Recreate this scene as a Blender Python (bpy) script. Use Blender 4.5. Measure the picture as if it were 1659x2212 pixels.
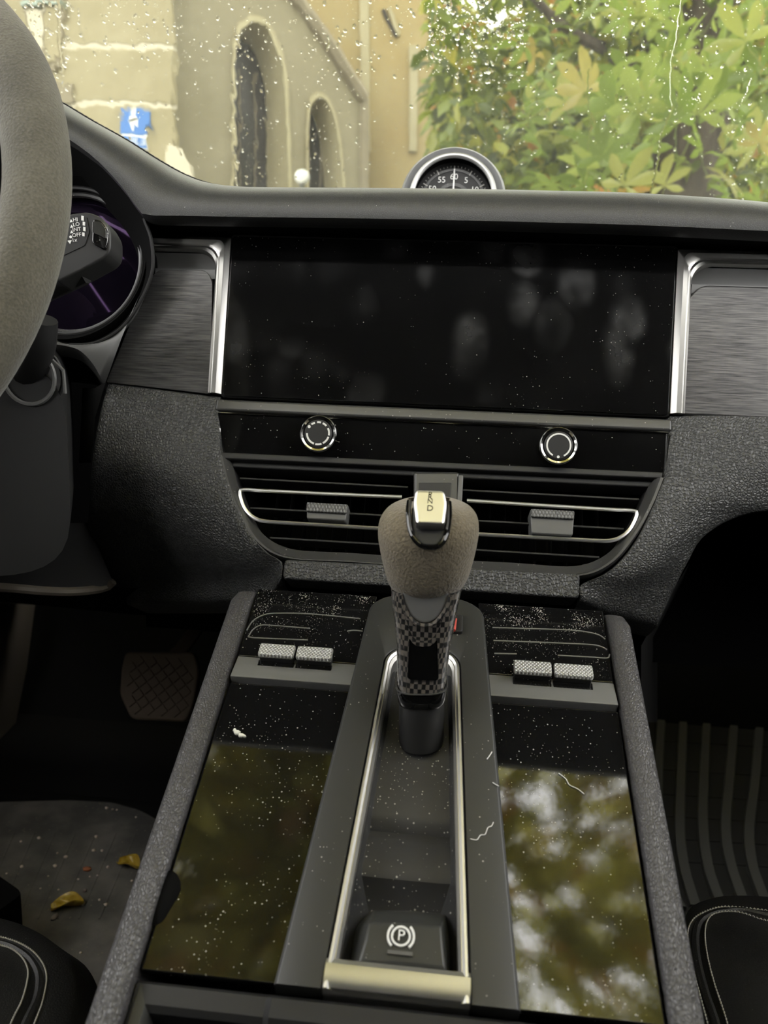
import bpy, bmesh, math, random
from mathutils import Vector, Matrix, noise
from mathutils.geometry import tessellate_polygon

for _o in list(bpy.data.objects):
    bpy.data.objects.remove(_o)
SC = bpy.context.scene
COL = SC.collection
random.seed(7)
PI = math.pi

# ------------------------------------------------------------------ camera
IMG_W, IMG_H, FPX = 1659.0, 2212.0, 1660.0
CXP, CYP = 829.5, 1106.0
YAW, PITCH, ROLL = -0.0854, -0.202, 0.0386
CAM = Vector((0.0098, -0.5286, 0.0337))
_f = Vector((math.sin(YAW) * math.cos(PITCH), math.cos(YAW) * math.cos(PITCH), math.sin(PITCH)))
_r0 = Vector((math.cos(YAW), -math.sin(YAW), 0))
_u0 = _r0.cross(_f)
_r = _r0 * math.cos(ROLL) + _u0 * math.sin(ROLL)
_u = -_r0 * math.sin(ROLL) + _u0 * math.cos(ROLL)
cam_d = bpy.data.cameras.new('camera')
cam = bpy.data.objects.new('camera', cam_d)
COL.objects.link(cam)
cam.matrix_world = Matrix(((_r.x, _u.x, -_f.x, CAM.x), (_r.y, _u.y, -_f.y, CAM.y), (_r.z, _u.z, -_f.z, CAM.z), (0, 0, 0, 1)))
cam_d.sensor_fit = 'HORIZONTAL'
cam_d.sensor_width = 36.0
cam_d.lens = 36.0 * FPX / IMG_W
cam_d.clip_start = 0.01
cam_d.clip_end = 200
cam_d.dof.use_dof = True
cam_d.dof.focus_distance = 0.47
cam_d.dof.aperture_fstop = 15.0
SC.camera = cam

# ------------------------------------------------------------------ sky: bright overcast
W = bpy.data.worlds.new('sky')
SC.world = W
W.use_nodes = True
_bg = W.node_tree.nodes['Background']
_bg.inputs[0].default_value = (1.0, 0.99, 0.97, 1)
_bg.inputs[1].default_value = 4.2
SC.view_settings.view_transform = 'Standard'
SC.view_settings.look = 'None'
SC.view_settings.gamma = 1
SC.view_settings.use_curve_mapping = False
SC.view_settings.exposure = 0.82
SC.cycles.max_bounces = 14
SC.cycles.transmission_bounces = 14
SC.cycles.transparent_max_bounces = 24
SC.cycles.sample_clamp_indirect = 6.0

# ------------------------------------------------------------------ geometry helpers
def ray(px, py):
    return _f + _r * ((px - CXP) / FPX) + _u * ((CYP - py) / FPX)

def hit(p, n, px, py):
    d = ray(px, py)
    return CAM + d * ((p - CAM).dot(n) / d.dot(n))

def HY(px, py, y): return hit(Vector((0, y, 0)), Vector((0, 1, 0)), px, py)
def HZ(px, py, z): return hit(Vector((0, 0, z)), Vector((0, 0, 1)), px, py)
def HX(px, py, x): return hit(Vector((x, 0, 0)), Vector((1, 0, 0)), px, py)

class Frame:
    """a plane with axes: a (right), b, d (towards the viewer)"""
    def __init__(s, o, ea, eb, ed): s.o, s.ea, s.eb, s.ed = Vector(o), Vector(ea).normalized(), Vector(eb).normalized(), Vector(ed).normalized()
    def __call__(s, a, b, d=0.0): return s.o + s.ea * a + s.eb * b + s.ed * d
    def px(s, x, y, d=0.0):
        q = hit(s.o + s.ed * d, s.ed, x, y) - s.o
        return (q.dot(s.ea), q.dot(s.eb))
    def P(s, x, y, d=0.0): return hit(s.o + s.ed * d, s.ed, x, y)

def tilted(deg, y0, z0):
    a = math.radians(deg)
    return Frame((0, y0, z0), (1, 0, 0), (0, math.sin(a), math.cos(a)), (0, -math.cos(a), math.sin(a)))
FS = tilted(12.85, 0, 0)          # screen plane
LP = tilted(30, 0, -.003)         # climate strip and vent plane (b negative = down)
SL = .4948
CPF = Frame((0, 0, -.0722), (1, 0, 0), (0, 1, SL), (0, -SL, 1))   # console plane
def C(x, y, d=0.0): return CPF.o + Vector((x, y, SL * y)) + CPF.ed * d
def cpx(px, py, d=0.0):
    q = CPF.P(px, py, d) - CPF.ed * d
    return (q.x, q.y)

def cr(pts, n, closed=False):
    """Catmull-Rom resample by arc length"""
    P = [Vector(p) for p in pts]
    if closed: P = [P[-1]] + P + [P[0], P[1]]
    else: P = [P[0] * 2 - P[1]] + P + [P[-1] * 2 - P[-2]]
    out = []
    K = 24
    for i in range(1, len(P) - 2):
        a, b, c_, d = P[i - 1], P[i], P[i + 1], P[i + 2]
        for k in range(K):
            t = k / K
            out.append(0.5 * ((2 * b) + (c_ - a) * t + (2 * a - 5 * b + 4 * c_ - d) * t * t + (3 * b - a - 3 * c_ + d) * t ** 3))
    out.append(P[-2].copy())
    L = [0.0]
    for i in range(1, len(out)): L.append(L[-1] + (out[i] - out[i - 1]).length)
    res = []
    m = n if closed else n - 1
    j = 0
    for k in range(n):
        s = L[-1] * k / m
        while j < len(L) - 2 and L[j + 1] < s: j += 1
        t = (s - L[j]) / max(1e-12, L[j + 1] - L[j])
        res.append(out[j].lerp(out[j + 1], min(1, max(0, t))))
    return res

def lin(pts, n):
    P = [Vector(p) for p in pts]
    L = [0.0]
    for i in range(1, len(P)): L.append(L[-1] + (P[i] - P[i - 1]).length)
    res = []
    for k in range(n):
        s = L[-1] * k / (n - 1); j = 0
        while j < len(L) - 2 and L[j + 1] < s: j += 1
        res.append(P[j].lerp(P[j + 1], (s - L[j]) / max(1e-12, L[j + 1] - L[j])))
    return res

def rnd(pts, r, n=5):
    """round the corners of a 2D polygon"""
    out = []
    m = len(pts)
    rr = r if isinstance(r, (list, tuple)) else [r] * m
    for i in range(m):
        p0, p1, p2 = Vector(pts[i - 1]), Vector(pts[i]), Vector(pts[(i + 1) % m])
        a, b = (p0 - p1), (p2 - p1)
        q = min(rr[i], a.length * .49, b.length * .49)
        if q <= 0: out.append(tuple(p1)); continue
        s, e = p1 + a.normalized() * q, p1 + b.normalized() * q
        for k in range(n + 1):
            t = k / n
            out.append(tuple((s * (1 - t) ** 2) + p1 * (2 * t * (1 - t)) + e * t * t))
    return out

def grid(rows, closed=False, cap0=False, cap1=False):
    v, f = [], []
    n = len(rows[0])
    for r in rows: v += [tuple(p) for p in r]
    for i in range(len(rows) - 1):
        for j in range(n if closed else n - 1):
            k = (j + 1) % n
            f.append((i * n + j, i * n + k, (i + 1) * n + k, (i + 1) * n + j))
    if cap0: f.append(tuple(range(n))[::-1])
    if cap1: f.append(tuple(range((len(rows) - 1) * n, len(rows) * n)))
    return v, f

def tube(pts, r, n=8, closed=False, flat=1.0, up=None):
    P = [Vector(p) for p in pts]
    rows = []
    m = len(P)
    nrm = None
    for i in range(m):
        if closed: t = (P[(i + 1) % m] - P[i - 1]).normalized()
        else: t = (P[min(i + 1, m - 1)] - P[max(i - 1, 0)]).normalized()
        if up is not None: nrm = Vector(up)
        elif nrm is None: nrm = Vector((0, 0, 1)) if abs(t.z) < .9 else Vector((1, 0, 0))
        nrm = (nrm - t * nrm.dot(t)).normalized()
        b = t.cross(nrm)
        ri = r(i / max(1, m - 1)) if callable(r) else r
        rows.append([P[i] + nrm * (math.cos(2 * PI * k / n) * ri * flat) + b * (math.sin(2 * PI * k / n) * ri) for k in range(n)])
    if closed: rows.append(rows[0])
    return grid(rows, True, not closed, not closed)

def prism(pts2, F, d0, d1, dt=None):
    """polygon in frame F from depth d0 (back) to d1 (front)"""
    n = len(pts2)
    back = [F(p[0], p[1], d0) for p in pts2]
    front = [F(p[0], p[1], d1) for p in pts2]
    v = [tuple(p) for p in back + front]
    f = [tuple(range(n))[::-1], tuple(range(n, 2 * n))]
    for i in range(n):
        j = (i + 1) % n
        f.append((i, j, n + j, n + i))
    return v, f

def fbox(F, a0, a1, b0, b1, d0, d1):
    return prism([(a0, b0), (a1, b0), (a1, b1), (a0, b1)], F, d0, d1)

WORLD = Frame((0, 0, 0), (1, 0, 0), (0, 0, 1), (0, -1, 0))
def box(x0, x1, y0, y1, z0, z1): return fbox(WORLD, x0, x1, z0, z1, -y1, -y0)

def lathe(profile, o, axis, n=32, xref=Vector((1, 0, 0))):
    """profile: list of (radius, height along axis)"""
    ax = Vector(axis).normalized()
    e1 = (xref - ax * xref.dot(ax)).normalized(); e2 = ax.cross(e1)
    rows = [[Vector(o) + ax * h + (e1 * math.cos(2 * PI * k / n) + e2 * math.sin(2 * PI * k / n)) * r for k in range(n)] for r, h in profile]
    return grid(rows, True)

def join(*parts):
    v, f = [], []
    for a, b in parts:
        o = len(v)
        v += list(a)
        f += [tuple(i + o for i in q) for q in b]
    return v, f

WL = {}
def mesh_of(name, vf, smooth=True, bevel=0, seg=2, angle=35, weld=0.0):
    me = bpy.data.meshes.new(name)
    me.from_pydata([tuple(p) for p in vf[0]], [], [tuple(q) for q in vf[1]])
    bm = bmesh.new(); bm.from_mesh(me)
    if weld: bmesh.ops.remove_doubles(bm, verts=bm.verts, dist=weld)
    bmesh.ops.recalc_face_normals(bm, faces=bm.faces)
    if bevel:
        ed = [e for e in bm.edges if len(e.link_faces) == 2 and e.calc_face_angle(0) > math.radians(28)]
        bmesh.ops.bevel(bm, geom=ed, offset=bevel, segments=seg, profile=.6, affect='EDGES', clamp_overlap=True)
    bm.to_mesh(me); bm.free()
    if smooth and bevel:
        # large faces stay flat: vertex normals weighted by face area
        acc = [Vector((0, 0, 0)) for _ in me.vertices]
        for p in me.polygons:
            w_ = p.normal * p.area
            for i in p.vertices: acc[i] += w_
        me.polygons.foreach_set('use_smooth', [True] * len(me.polygons))
        me.normals_split_custom_set_from_vertices([a.normalized() if a.length > 0 else (0, 0, 1) for a in acc])
    elif smooth:
        me.polygons.foreach_set('use_smooth', [True] * len(me.polygons))
        me.set_sharp_from_angle(angle=math.radians(angle))
    return me

def place(name, me, mat, parent=None, loc=None):
    o = bpy.data.objects.new(name, me)
    COL.objects.link(o)
    if mat is not None and not me.materials: me.materials.append(mat)
    if parent is not None: o.parent = parent
    if loc is not None: o.location = loc
    return o

def part(name, vf, mat, parent=None, smooth=True, bevel=0, seg=2, angle=35, weld=0.0, label=None):
    """mesh given in world coordinates; under a parent it is stored relative to it"""
    if parent is not None:
        w = WL[parent.name]
        vf = ([tuple(Vector(p) - w) for p in vf[0]], vf[1])
    else:
        cs = [Vector(p) for p in vf[0]]
        w = Vector(((min(p.x for p in cs) + max(p.x for p in cs)) / 2, (min(p.y for p in cs) + max(p.y for p in cs)) / 2, min(p.z for p in cs)))
        vf = ([tuple(p - w) for p in cs], vf[1])
    o = place(name, mesh_of(name, vf, smooth, bevel, seg, angle, weld), mat, parent)
    if parent is None: o.location = w
    WL[o.name] = w
    if label: o['label'] = label
    return o

def thing(name, base, label, cat, group=None):
    o = bpy.data.objects.new(name, None)
    COL.objects.link(o)
    o.empty_display_size = .02
    o.location = base
    WL[o.name] = Vector(base)
    return tag(o, label, cat, group)

def tag(o, label, cat, group=None):
    o['label'] = label; o['category'] = cat
    if group: o['group'] = group
    return o

def struct(o):
    o['kind'] = 'structure'
    return o

def text_vf(s, F, a, b, size, d, depth=.0002, spacing=1.0):
    cu = bpy.data.curves.new('t', 'FONT')
    cu.body = s; cu.size = size; cu.align_x = 'CENTER'; cu.align_y = 'CENTER'; cu.extrude = depth; cu.space_character = spacing
    cu.resolution_u = 3
    ob = bpy.data.objects.new('t', cu); COL.objects.link(ob)
    bpy.context.view_layer.update()
    me = bpy.data.meshes.new_from_object(ob.evaluated_get(bpy.context.evaluated_depsgraph_get()))
    v = [F(a + p.co.x, b + p.co.y, d + p.co.z) for p in me.vertices]
    f = [tuple(p.vertices) for p in me.polygons]
    bpy.data.objects.remove(ob); bpy.data.meshes.remove(me); bpy.data.curves.remove(cu)
    return v, f

def arc2(cx, cy, r, a0, a1, n):
    return [(cx + r * math.cos(math.radians(a0 + (a1 - a0) * k / (n - 1))), cy + r * math.sin(math.radians(a0 + (a1 - a0) * k / (n - 1)))) for k in range(n)]

def band(cx, cy, r0, r1, a0, a1, F, d0, d1, n=12):
    return prism(arc2(cx, cy, r1, a0, a1, n) + arc2(cx, cy, r0, a1, a0, n), F, d0, d1)

# ------------------------------------------------------------------ materials
class NT:
    def __init__(s, name):
        s.m = bpy.data.materials.new(name); s.m.use_nodes = True
        s.t = s.m.node_tree; s.b = s.t.nodes['Principled BSDF']; s.out = s.t.nodes['Material Output']
        g = s.n('ShaderNodeNewGeometry'); s.pos = g.outputs['Position']; s.geo = g
    def n(s, k, **kw):
        x = s.t.nodes.new(k)
        for a, b in kw.items():
            if a in x.inputs: x.inputs[a].default_value = b
            else: setattr(x, a, b)
        return x
    def l(s, a, b): s.t.links.new(a, b)
    def set(s, **kw):
        for k, v in kw.items():
            s.b.inputs[k.replace('_', ' ')].default_value = (*v, 1) if isinstance(v, tuple) and len(v) == 3 else v
        return s
    def scaled(s, sx, sy, sz):
        m = s.n('ShaderNodeMapping'); m.inputs['Scale'].default_value = (sx, sy, sz)
        s.l(s.pos, m.inputs['Vector']); return m.outputs[0]
    def noise(s, sc, det=2, vec=None, rough=.5):
        x = s.n('ShaderNodeTexNoise'); x.inputs['Scale'].default_value = sc; x.inputs['Detail'].default_value = det; x.inputs['Roughness'].default_value = rough
        s.l(vec or s.pos, x.inputs['Vector']); return x.outputs[0]
    def voro(s, sc, feature='F1', vec=None, out='Distance', rand=1.0):
        x = s.n('ShaderNodeTexVoronoi'); x.feature = feature; x.inputs['Scale'].default_value = sc; x.inputs['Randomness'].default_value = rand
        s.l(vec or s.pos, x.inputs['Vector']); return x.outputs[out]
    def ramp(s, fac, *stops):
        x = s.n('ShaderNodeValToRGB'); e = x.color_ramp.elements
        while len(e) < len(stops): e.new(.5)
        for i, (p, c) in enumerate(stops):
            e[i].position = p; e[i].color = (c, c, c, 1) if isinstance(c, (int, float)) else (*c, 1)
        s.l(fac, x.inputs[0]); return x.outputs[0]
    def math(s, op, a, b=None, clamp=False):
        x = s.n('ShaderNodeMath'); x.operation = op; x.use_clamp = clamp
        for i, q in enumerate((a, b)):
            if q is None: continue
            if isinstance(q, (int, float)): x.inputs[i].default_value = q
            else: s.l(q, x.inputs[i])
        return x.outputs[0]
    def mix(s, fac, a, b):
        x = s.n('ShaderNodeMix'); x.data_type = 'RGBA'
        for i, q in ((0, fac), (6, a), (7, b)):
            if isinstance(q, (int, float)): x.inputs[i].default_value = q
            elif isinstance(q, tuple): x.inputs[i].default_value = (*q, 1)
            else: s.l(q, x.inputs[i])
        return x.outputs[2]
    def bump(s, h, strength=.3, dist=.0005, prev=None):
        x = s.n('ShaderNodeBump'); x.inputs['Strength'].default_value = strength; x.inputs['Distance'].default_value = dist
        s.l(h, x.inputs['Height'])
        if prev is not None: s.l(prev, x.inputs['Normal'])
        return x.outputs[0]
    def specks(s, scale, thr, mscale=30, lo=.35, hi=.6, dens=.5):
        """scattered dust grains of uneven size: a random share of Voronoi points, thinned out by a soft mask"""
        x = s.n('ShaderNodeTexVoronoi'); x.feature = 'F1'; x.inputs['Scale'].default_value = scale
        s.l(s.pos, x.inputs['Vector'])
        sp = s.n('ShaderNodeSeparateColor'); s.l(x.outputs['Color'], sp.inputs[0])
        m = s.ramp(s.noise(mscale, 4), (lo, 0.08), (hi, 1.0))
        pick = s.math('LESS_THAN', sp.outputs[0], s.math('MULTIPLY', m, dens))
        size = s.math('MULTIPLY', s.math('ADD', s.math('POWER', sp.outputs[1], 3.0), .35), thr)
        return s.math('MULTIPLY', s.math('LESS_THAN', x.outputs['Distance'], size), pick)

def simple(name, col, rough=.5, metal=0.0, spec=.5, **kw):
    x = NT(name); x.set(Base_Color=col, Roughness=rough, Metallic=metal, Specular_IOR_Level=spec, **kw)
    return x.m

def leather(name, col, rough=.5, scale=420, strength=.5, vec=(1, 1, 1), dist=.0006):
    x = NT(name); x.set(Roughness=rough, Specular_IOR_Level=.45)
    vec = x.scaled(*vec)
    e = x.voro(scale, 'DISTANCE_TO_EDGE', vec=vec)
    h = x.ramp(e, (0.0, 0.0), (.28, 1.0))
    fine = x.noise(scale * 3, 2)
    hh = x.math('ADD', h, x.math('MULTIPLY', fine, .25))
    x.l(x.bump(hh, strength, dist), x.b.inputs['Normal'])
    cv = x.mix(x.ramp(h, (0, 0.0), (1, 1.0)), tuple(c * .6 for c in col), col)
    cv = x.mix(x.math('MULTIPLY', x.specks(700, .22, 40, .5, .7, .12), .5), cv, (.3, .3, .28))
    x.l(cv, x.b.inputs['Base Color'])
    return x.m

def gloss_dust(name, col, rough=.06, thr=.3, scale=700, lo=.3, hi=.65, mscale=30, dustcol=(.36, .35, .32), dens=.5, smudge=0.0, film=0.0, front=None, spec=None):
    """gloss black with grains of dust; front=(y0,y1): dust piles up towards the far edge"""
    x = NT(name); x.set(Specular_IOR_Level=.5)
    k = x.specks(scale, thr, mscale, lo, hi, dens)
    if front:
        sp = x.n('ShaderNodeSeparateXYZ'); x.l(x.pos, sp.inputs[0])
        mr = x.n('ShaderNodeMapRange'); mr.inputs[1].default_value = front[0]; mr.inputs[2].default_value = front[1]; mr.clamp = True
        x.l(sp.outputs[1], mr.inputs[0])
        d3 = x.voro(scale * 1.5)
        t3 = x.math('MULTIPLY', x.math('MULTIPLY', x.math('POWER', mr.outputs[0], 2.0), x.ramp(x.noise(70, 5), (.42, .05), (.62, 1.0))), .42)
        k = x.math('MAXIMUM', k, x.math('LESS_THAN', d3, t3))
    base = col
    if film:
        fm = x.ramp(x.noise(22, 4), (.42, 0.0), (.7, film))
        base = x.mix(fm, col, (.3, .3, .28))
    if smudge:
        v = x.voro(34, vec=x.scaled(1, 1, .7))
        sm = x.ramp(v, (.30, 1.0), (.52, 0.0))
        sm = x.math('MULTIPLY', sm, x.ramp(x.noise(9, 3), (.36, 0.0), (.62, 1.0)))
        sm = x.math('MULTIPLY', sm, x.ramp(x.noise(60, 3), (.3, .3), (.7, 1.0)))
        base = x.mix(x.math('MULTIPLY', sm, smudge), base if not isinstance(base, tuple) else base, (.35, .35, .34))
        x.l(x.math('ADD', x.math('MULTIPLY', sm, .35), rough), x.b.inputs['Roughness'])
    else:
        x.l(x.math('ADD', x.math('MULTIPLY', k, .6), rough), x.b.inputs['Roughness'])
    x.l(x.mix(k, base, dustcol), x.b.inputs['Base Color'])
    if spec: x.b.inputs['Specular IOR Level'].default_value = spec
    return x.m

M = {}
M['pad'] = leather('soft_dash_leather', (.036, .037, .037), .40, 900, .12)
M['leather'] = leather('grained_leather', (.056, .057, .056), .40, 470, .65)
M['bolster'] = leather('bolster_leather', (.088, .085, .088), .36, 620, .45, (1.2, .8, 1))
M['black'] = simple('black_plastic', (.012, .012, .012), .55)
M['matte'] = simple('deep_black_plastic', (.004, .004, .004), .85, spec=.06)
M['satin'] = gloss_dust('satin_grey_plastic', (.040, .040, .039), .30, .2, 700, .35, .6, dens=.25)
M['grey'] = simple('dash_grey_plastic', (.10, .10, .097), .45)
M['gloss'] = gloss_dust('gloss_black_panel', (.006, .006, .006), .035, .19, 700, .34, .60, dens=.75, front=(-.17, -.075), spec=1.0)
M['strip'] = simple('sky_grey_strip', (.24, .24, .235), .28, .35)  # gloss black strip; the grey stands in for sky it reflects
M['fascia'] = gloss_dust('gloss_black_fascia', (.004, .004, .004), .08, .2, 700, .4, .62, dens=.3, film=.01)
M['screen'] = gloss_dust('dusty_screen_glass', (.004, .004, .004), .1, .17, 700, .45, .66, dens=.4, smudge=.055, film=.006)
M['tunnel'] = gloss_dust('matte_tunnel_plastic', (.030, .031, .029), .42, .2, 700, .4, .66, dens=.22)
M['tray'] = gloss_dust('dusty_tray_plastic', (.022, .022, .022), .5, .24, 700, .3, .58, dens=.7, film=.05)
M['silver'] = simple('satin_silver', (.68, .67, .64), .32, 1.0)
M['chrome'] = simple('polished_chrome', (.72, .72, .70), .12, 1.0)
M['bright'] = simple('bright_satin_metal', (.86, .86, .83), .34, 1.0)
M['darkchrome'] = simple('dark_chrome', (.22, .22, .21), .22, 1.0)
M['pod'] = simple('clock_pod_plastic', (.17, .172, .172), .4)
M['chin'] = simple('satin_chin_metal', (.42, .42, .41), .4, .8)
M['piano'] = simple('piano_black', (.004, .004, .004), .05)
M['white'] = simple('white_print', (.75, .75, .73), .6)
M['red'] = simple('red_print', (.55, .06, .04), .5)
M['carpet'] = simple('black_carpet', (.012, .012, .012), .95, spec=.1)
M['headliner'] = simple('headliner_cloth', (.05, .05, .05), .9, spec=.1)
M['seat'] = leather('seat_leather', (.016, .016, .016), .42, 700, .15)
M['thread'] = simple('grey_thread', (.42, .41, .38), .8)
M['shroud'] = simple('column_plastic', (.018, .018, .018), .5)

def brushed():
    x = NT('brushed_dark_aluminium'); x.set(Metallic=.85, Roughness=.36)
    n = x.noise(1, 3, x.scaled(60, 900, 1400))
    x.l(x.ramp(n, (.3, (.10, .10, .10)), (.7, (.19, .185, .18))), x.b.inputs['Base Color'])
    x.l(x.ramp(n, (.3, .3), (.7, .45)), x.b.inputs['Roughness'])
    x.l(x.bump(n, .12, .0003), x.b.inputs['Normal'])
    return x.m
M['brushed'] = brushed()

def suede(name, c0, c1, sc, bs):
    x = NT(name); x.set(Roughness=.85, Specular_IOR_Level=.25, Sheen_Weight=.25, Sheen_Roughness=.5)
    big = x.noise(22, 4)
    fine = x.noise(sc, 3)
    pit = x.math('LESS_THAN', x.voro(sc * .35), .12)
    col = x.mix(x.ramp(big, (.35, 0.0), (.65, 1.0)), c0, c1)
    col = x.mix(x.ramp(fine, (.35, 0.0), (.7, .5)), col, tuple(q * .45 for q in c0))
    x.l(col, x.b.inputs['Base Color'])
    x.l(x.bump(x.math('SUBTRACT', fine, x.math('MULTIPLY', pit, .5)), bs, .0006), x.b.inputs['Normal'])
    return x.m
M['suede'] = suede('worn_suede_knob', (.150, .125, .085), (.20, .17, .12), 800, 1.6)
M['rim'] = suede('worn_rim_suede', (.075, .070, .052), (.125, .117, .09), 800, .9)

def carbon():
    x = NT('carbon_weave'); x.set(Roughness=.3, Specular_IOR_Level=.5, Coat_Weight=1.0, Coat_Roughness=.05)
    ck = x.n('ShaderNodeTexChecker'); ck.inputs['Scale'].default_value = 1
    ck.inputs[1].default_value = (.006, .006, .006, 1); ck.inputs[2].default_value = (.14, .125, .11, 1)
    mp = x.n('ShaderNodeMapping'); mp.inputs['Scale'].default_value = (520, 520, 360); mp.inputs['Location'].default_value = (.3, .4, .1)
    x.l(x.pos, mp.inputs[0]); x.l(mp.outputs[0], ck.inputs['Vector'])
    x.l(ck.outputs[0], x.b.inputs['Base Color'])
    x.l(x.ramp(ck.outputs[1], (0, .2), (1, .5)), x.b.inputs['Roughness'])
    return x.m
M['carbon'] = carbon()

def knurl(name, col, metal, rough, freq):
    x = NT(name); x.set(Base_Color=col, Metallic=metal, Roughness=rough)
    hs = []
    for a in (1, -1):
        mp = x.n('ShaderNodeMapping'); mp.inputs['Rotation'].default_value = (0, 0, a * PI / 4); 
        x.l(x.scaled(1, 1.0, 1), mp.inputs[0])
        w = x.n('ShaderNodeTexWave'); w.inputs['Scale'].default_value = freq; w.wave_profile = 'TRI'
        x.l(mp.outputs[0], w.inputs[0]); hs.append(w.outputs[1])
    h = x.math('MULTIPLY', hs[0], hs[1])
    x.l(x.bump(h, 1.0, .0006), x.b.inputs['Normal'])
    x.l(x.mix(x.ramp(h, (0, 0.0), (.35, 1.0)), tuple(c * .35 for c in col), col), x.b.inputs['Base Color'])
    return x.m
M['knurl'] = knurl('knurled_aluminium', (.78, .78, .76), .55, .35, 220)
M['knurl_dark'] = knurl('knurled_dark_plastic', (.16, .16, .155), .2, .45, 200)

def rubber():
    x = NT('dusty_rubber_mat'); x.set(Roughness=.75, Specular_IOR_Level=.3)
    n = x.noise(26, 5); k = x.specks(420, .35, 20, .35, .6, .2)
    col = x.mix(x.ramp(n, (.35, 0.0), (.7, 1.0)), (.10, .097, .09), (.21, .195, .175))
    x.l(x.mix(k, col, (.22, .19, .15)), x.b.inputs['Base Color'])
    x.l(x.bump(x.noise(600, 3), .3, .0006), x.b.inputs['Normal'])
    return x.m
M['rubber'] = rubber()
M['rubber_dark'] = simple('dark_rubber', (.022, .022, .022), .8, spec=.25)
M['rib'] = simple('worn_rubber_rib', (.085, .085, .082), .75, spec=.3)
M['pedal'] = simple('worn_pedal_rubber', (.24, .185, .13), .7)
M['sill'] = simple('door_sill_plastic', (.10, .085, .065), .6)

# ------------------------------------------------------------------ car shell (setting)
FLOOR_Z = -.52
RZ = .52
flo = struct(part('floor', box(-.66, .66, -1.7, .72, FLOOR_Z - .03, FLOOR_Z), M['carpet'], smooth=False))
struct(part('wall_front', box(-.66, .66, .70, .74, FLOOR_Z, .10), M['carpet'], smooth=False))
struct(part('wall_left', join(box(-.70, -.66, -1.0, .20, FLOOR_Z - .03, .08), box(-.70, -.66, -1.7, -1.0, FLOOR_Z - .03, .17), box(-.70, -.66, .20, .74, FLOOR_Z - .03, .12)), M['matte'], smooth=False))
struct(part('wall_right', box(.66, .70, -1.7, .74, FLOOR_Z - .03, .17), M['matte'], smooth=False))
struct(part('wall_back', box(-.66, .66, -1.74, -1.70, FLOOR_Z - .03, RZ + .03), M['matte'], smooth=False))
for s_ in (-1, 1):
    struct(part('trim_%d' % (6 if s_ < 0 else 7), box(s_ * .66 - (.04 if s_ < 0 else 0), s_ * .66 + (.04 if s_ > 0 else 0), -1.7, -.72, .17, RZ + .03), M['headliner'], smooth=False))  # closes the rear sides full height, added to cut side light
RX, RY0, RY1 = .46, -.080, -.62
struct(part('ceiling', join(box(-.62, .62, RY0, .045, RZ, RZ + .035), prism([(-.03, RZ), (-.03, RZ + .035), (-.135, .49), (-.135, .455)], Frame((0, 0, 0), (0, -1, 0), (0, 0, 1), (1, 0, 0)), -.62, .62), box(-.62, -RX, RY1, RY0, RZ, RZ + .035),
                     box(RX, .62, RY1, RY0, RZ, RZ + .035), box(-.62, .62, -1.7, RY1, RZ, RZ + .035)), M['headliner'], smooth=False))
# windscreen pillars
for s, nm in ((-1, 'trim_1'), (1, 'trim_2')):
    o = part(nm, tube([(s * .70, .58, .09), (s * .66, .3, .31), (s * .62, .13, .48)], .035, 10), M['headliner'])
    struct(o)

def wet_glass(name, wet, bscale, bstr, tint=(.97, .98, .96), stretch=(1, 1, 1), fog=0.0):
    x = NT(name)
    t = x.t
    tr = x.n('ShaderNodeBsdfTransparent'); tr.inputs[0].default_value = (*tint, 1)
    rf = x.n('ShaderNodeBsdfRefraction'); rf.inputs['IOR'].default_value = 1.06; rf.inputs['Roughness'].default_value = 0.0
    gl = x.n('ShaderNodeBsdfGlossy'); gl.inputs['Roughness'].default_value = .02
    v = x.scaled(*stretch)
    h = x.math('ADD', x.noise(bscale, 3, v), x.math('MULTIPLY', x.noise(bscale * 4, 2, v), .4))
    bn = x.bump(h, bstr, .004)
    x.l(bn, rf.inputs['Normal'])
    m1 = x.n('ShaderNodeMixShader'); m1.inputs[0].default_value = wet
    x.l(tr.outputs[0], m1.inputs[1]); x.l(rf.outputs[0], m1.inputs[2])
    m2 = x.n('ShaderNodeMixShader'); m2.inputs[0].default_value = .03
    x.l(m1.outputs[0], m2.inputs[1]); x.l(gl.outputs[0], m2.inputs[2])
    last = m2.outputs[0]
    if fog:     # light misting on the inside of the pane
        tl = x.n('ShaderNodeBsdfTranslucent'); tl.inputs[0].default_value = (.9, .9, .88, 1)
        m3 = x.n('ShaderNodeMixShader'); x.l(x.ramp(x.noise(6, 3), (.3, fog * .6), (.7, fog * 1.4)), m3.inputs[0])
        x.l(last, m3.inputs[1]); x.l(tl.outputs[0], m3.inputs[2]); last = m3.outputs[0]
    x.l(last, x.out.inputs[0])
    t.nodes.remove(x.b)
    return x.m
M['screen_glass'] = wet_glass('wet_windscreen', 0.0, 45, .25, (.74, .75, .70), fog=.026)
M['roof_glass'] = wet_glass('wet_roof_glass', .5, 38, .7, (.98, .98, .96))
def water():
    x = NT('rain_water'); x.set(Base_Color=(1, 1, 1), Roughness=.0, IOR=1.33, Transmission_Weight=1.0)
    return x.m
M['water'] = water()

# windscreen plane
WB, WT = Vector((0, .62, .085)), Vector((0, .13, .465))
wdir = (WT - WB).normalized()
wn = Vector((0, -wdir.z, wdir.y)); wn = wn if wn.y > 0 else -wn          # outward
WSF = Frame(WB, (1, 0, 0), wdir, wn)
wl = (WT - WB).length
ws = part('window_1', fbox(WSF, -.66, .66, 0, wl, 0, .004), M['screen_glass'], smooth=False)
# keep one sheet of the pane only: front and back lie 4 mm apart
struct(ws)
rg = struct(part('window_2', box(-RX, RX, RY1, RY0, RZ + .012, RZ + .017), M['roof_glass'], smooth=False))
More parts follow.
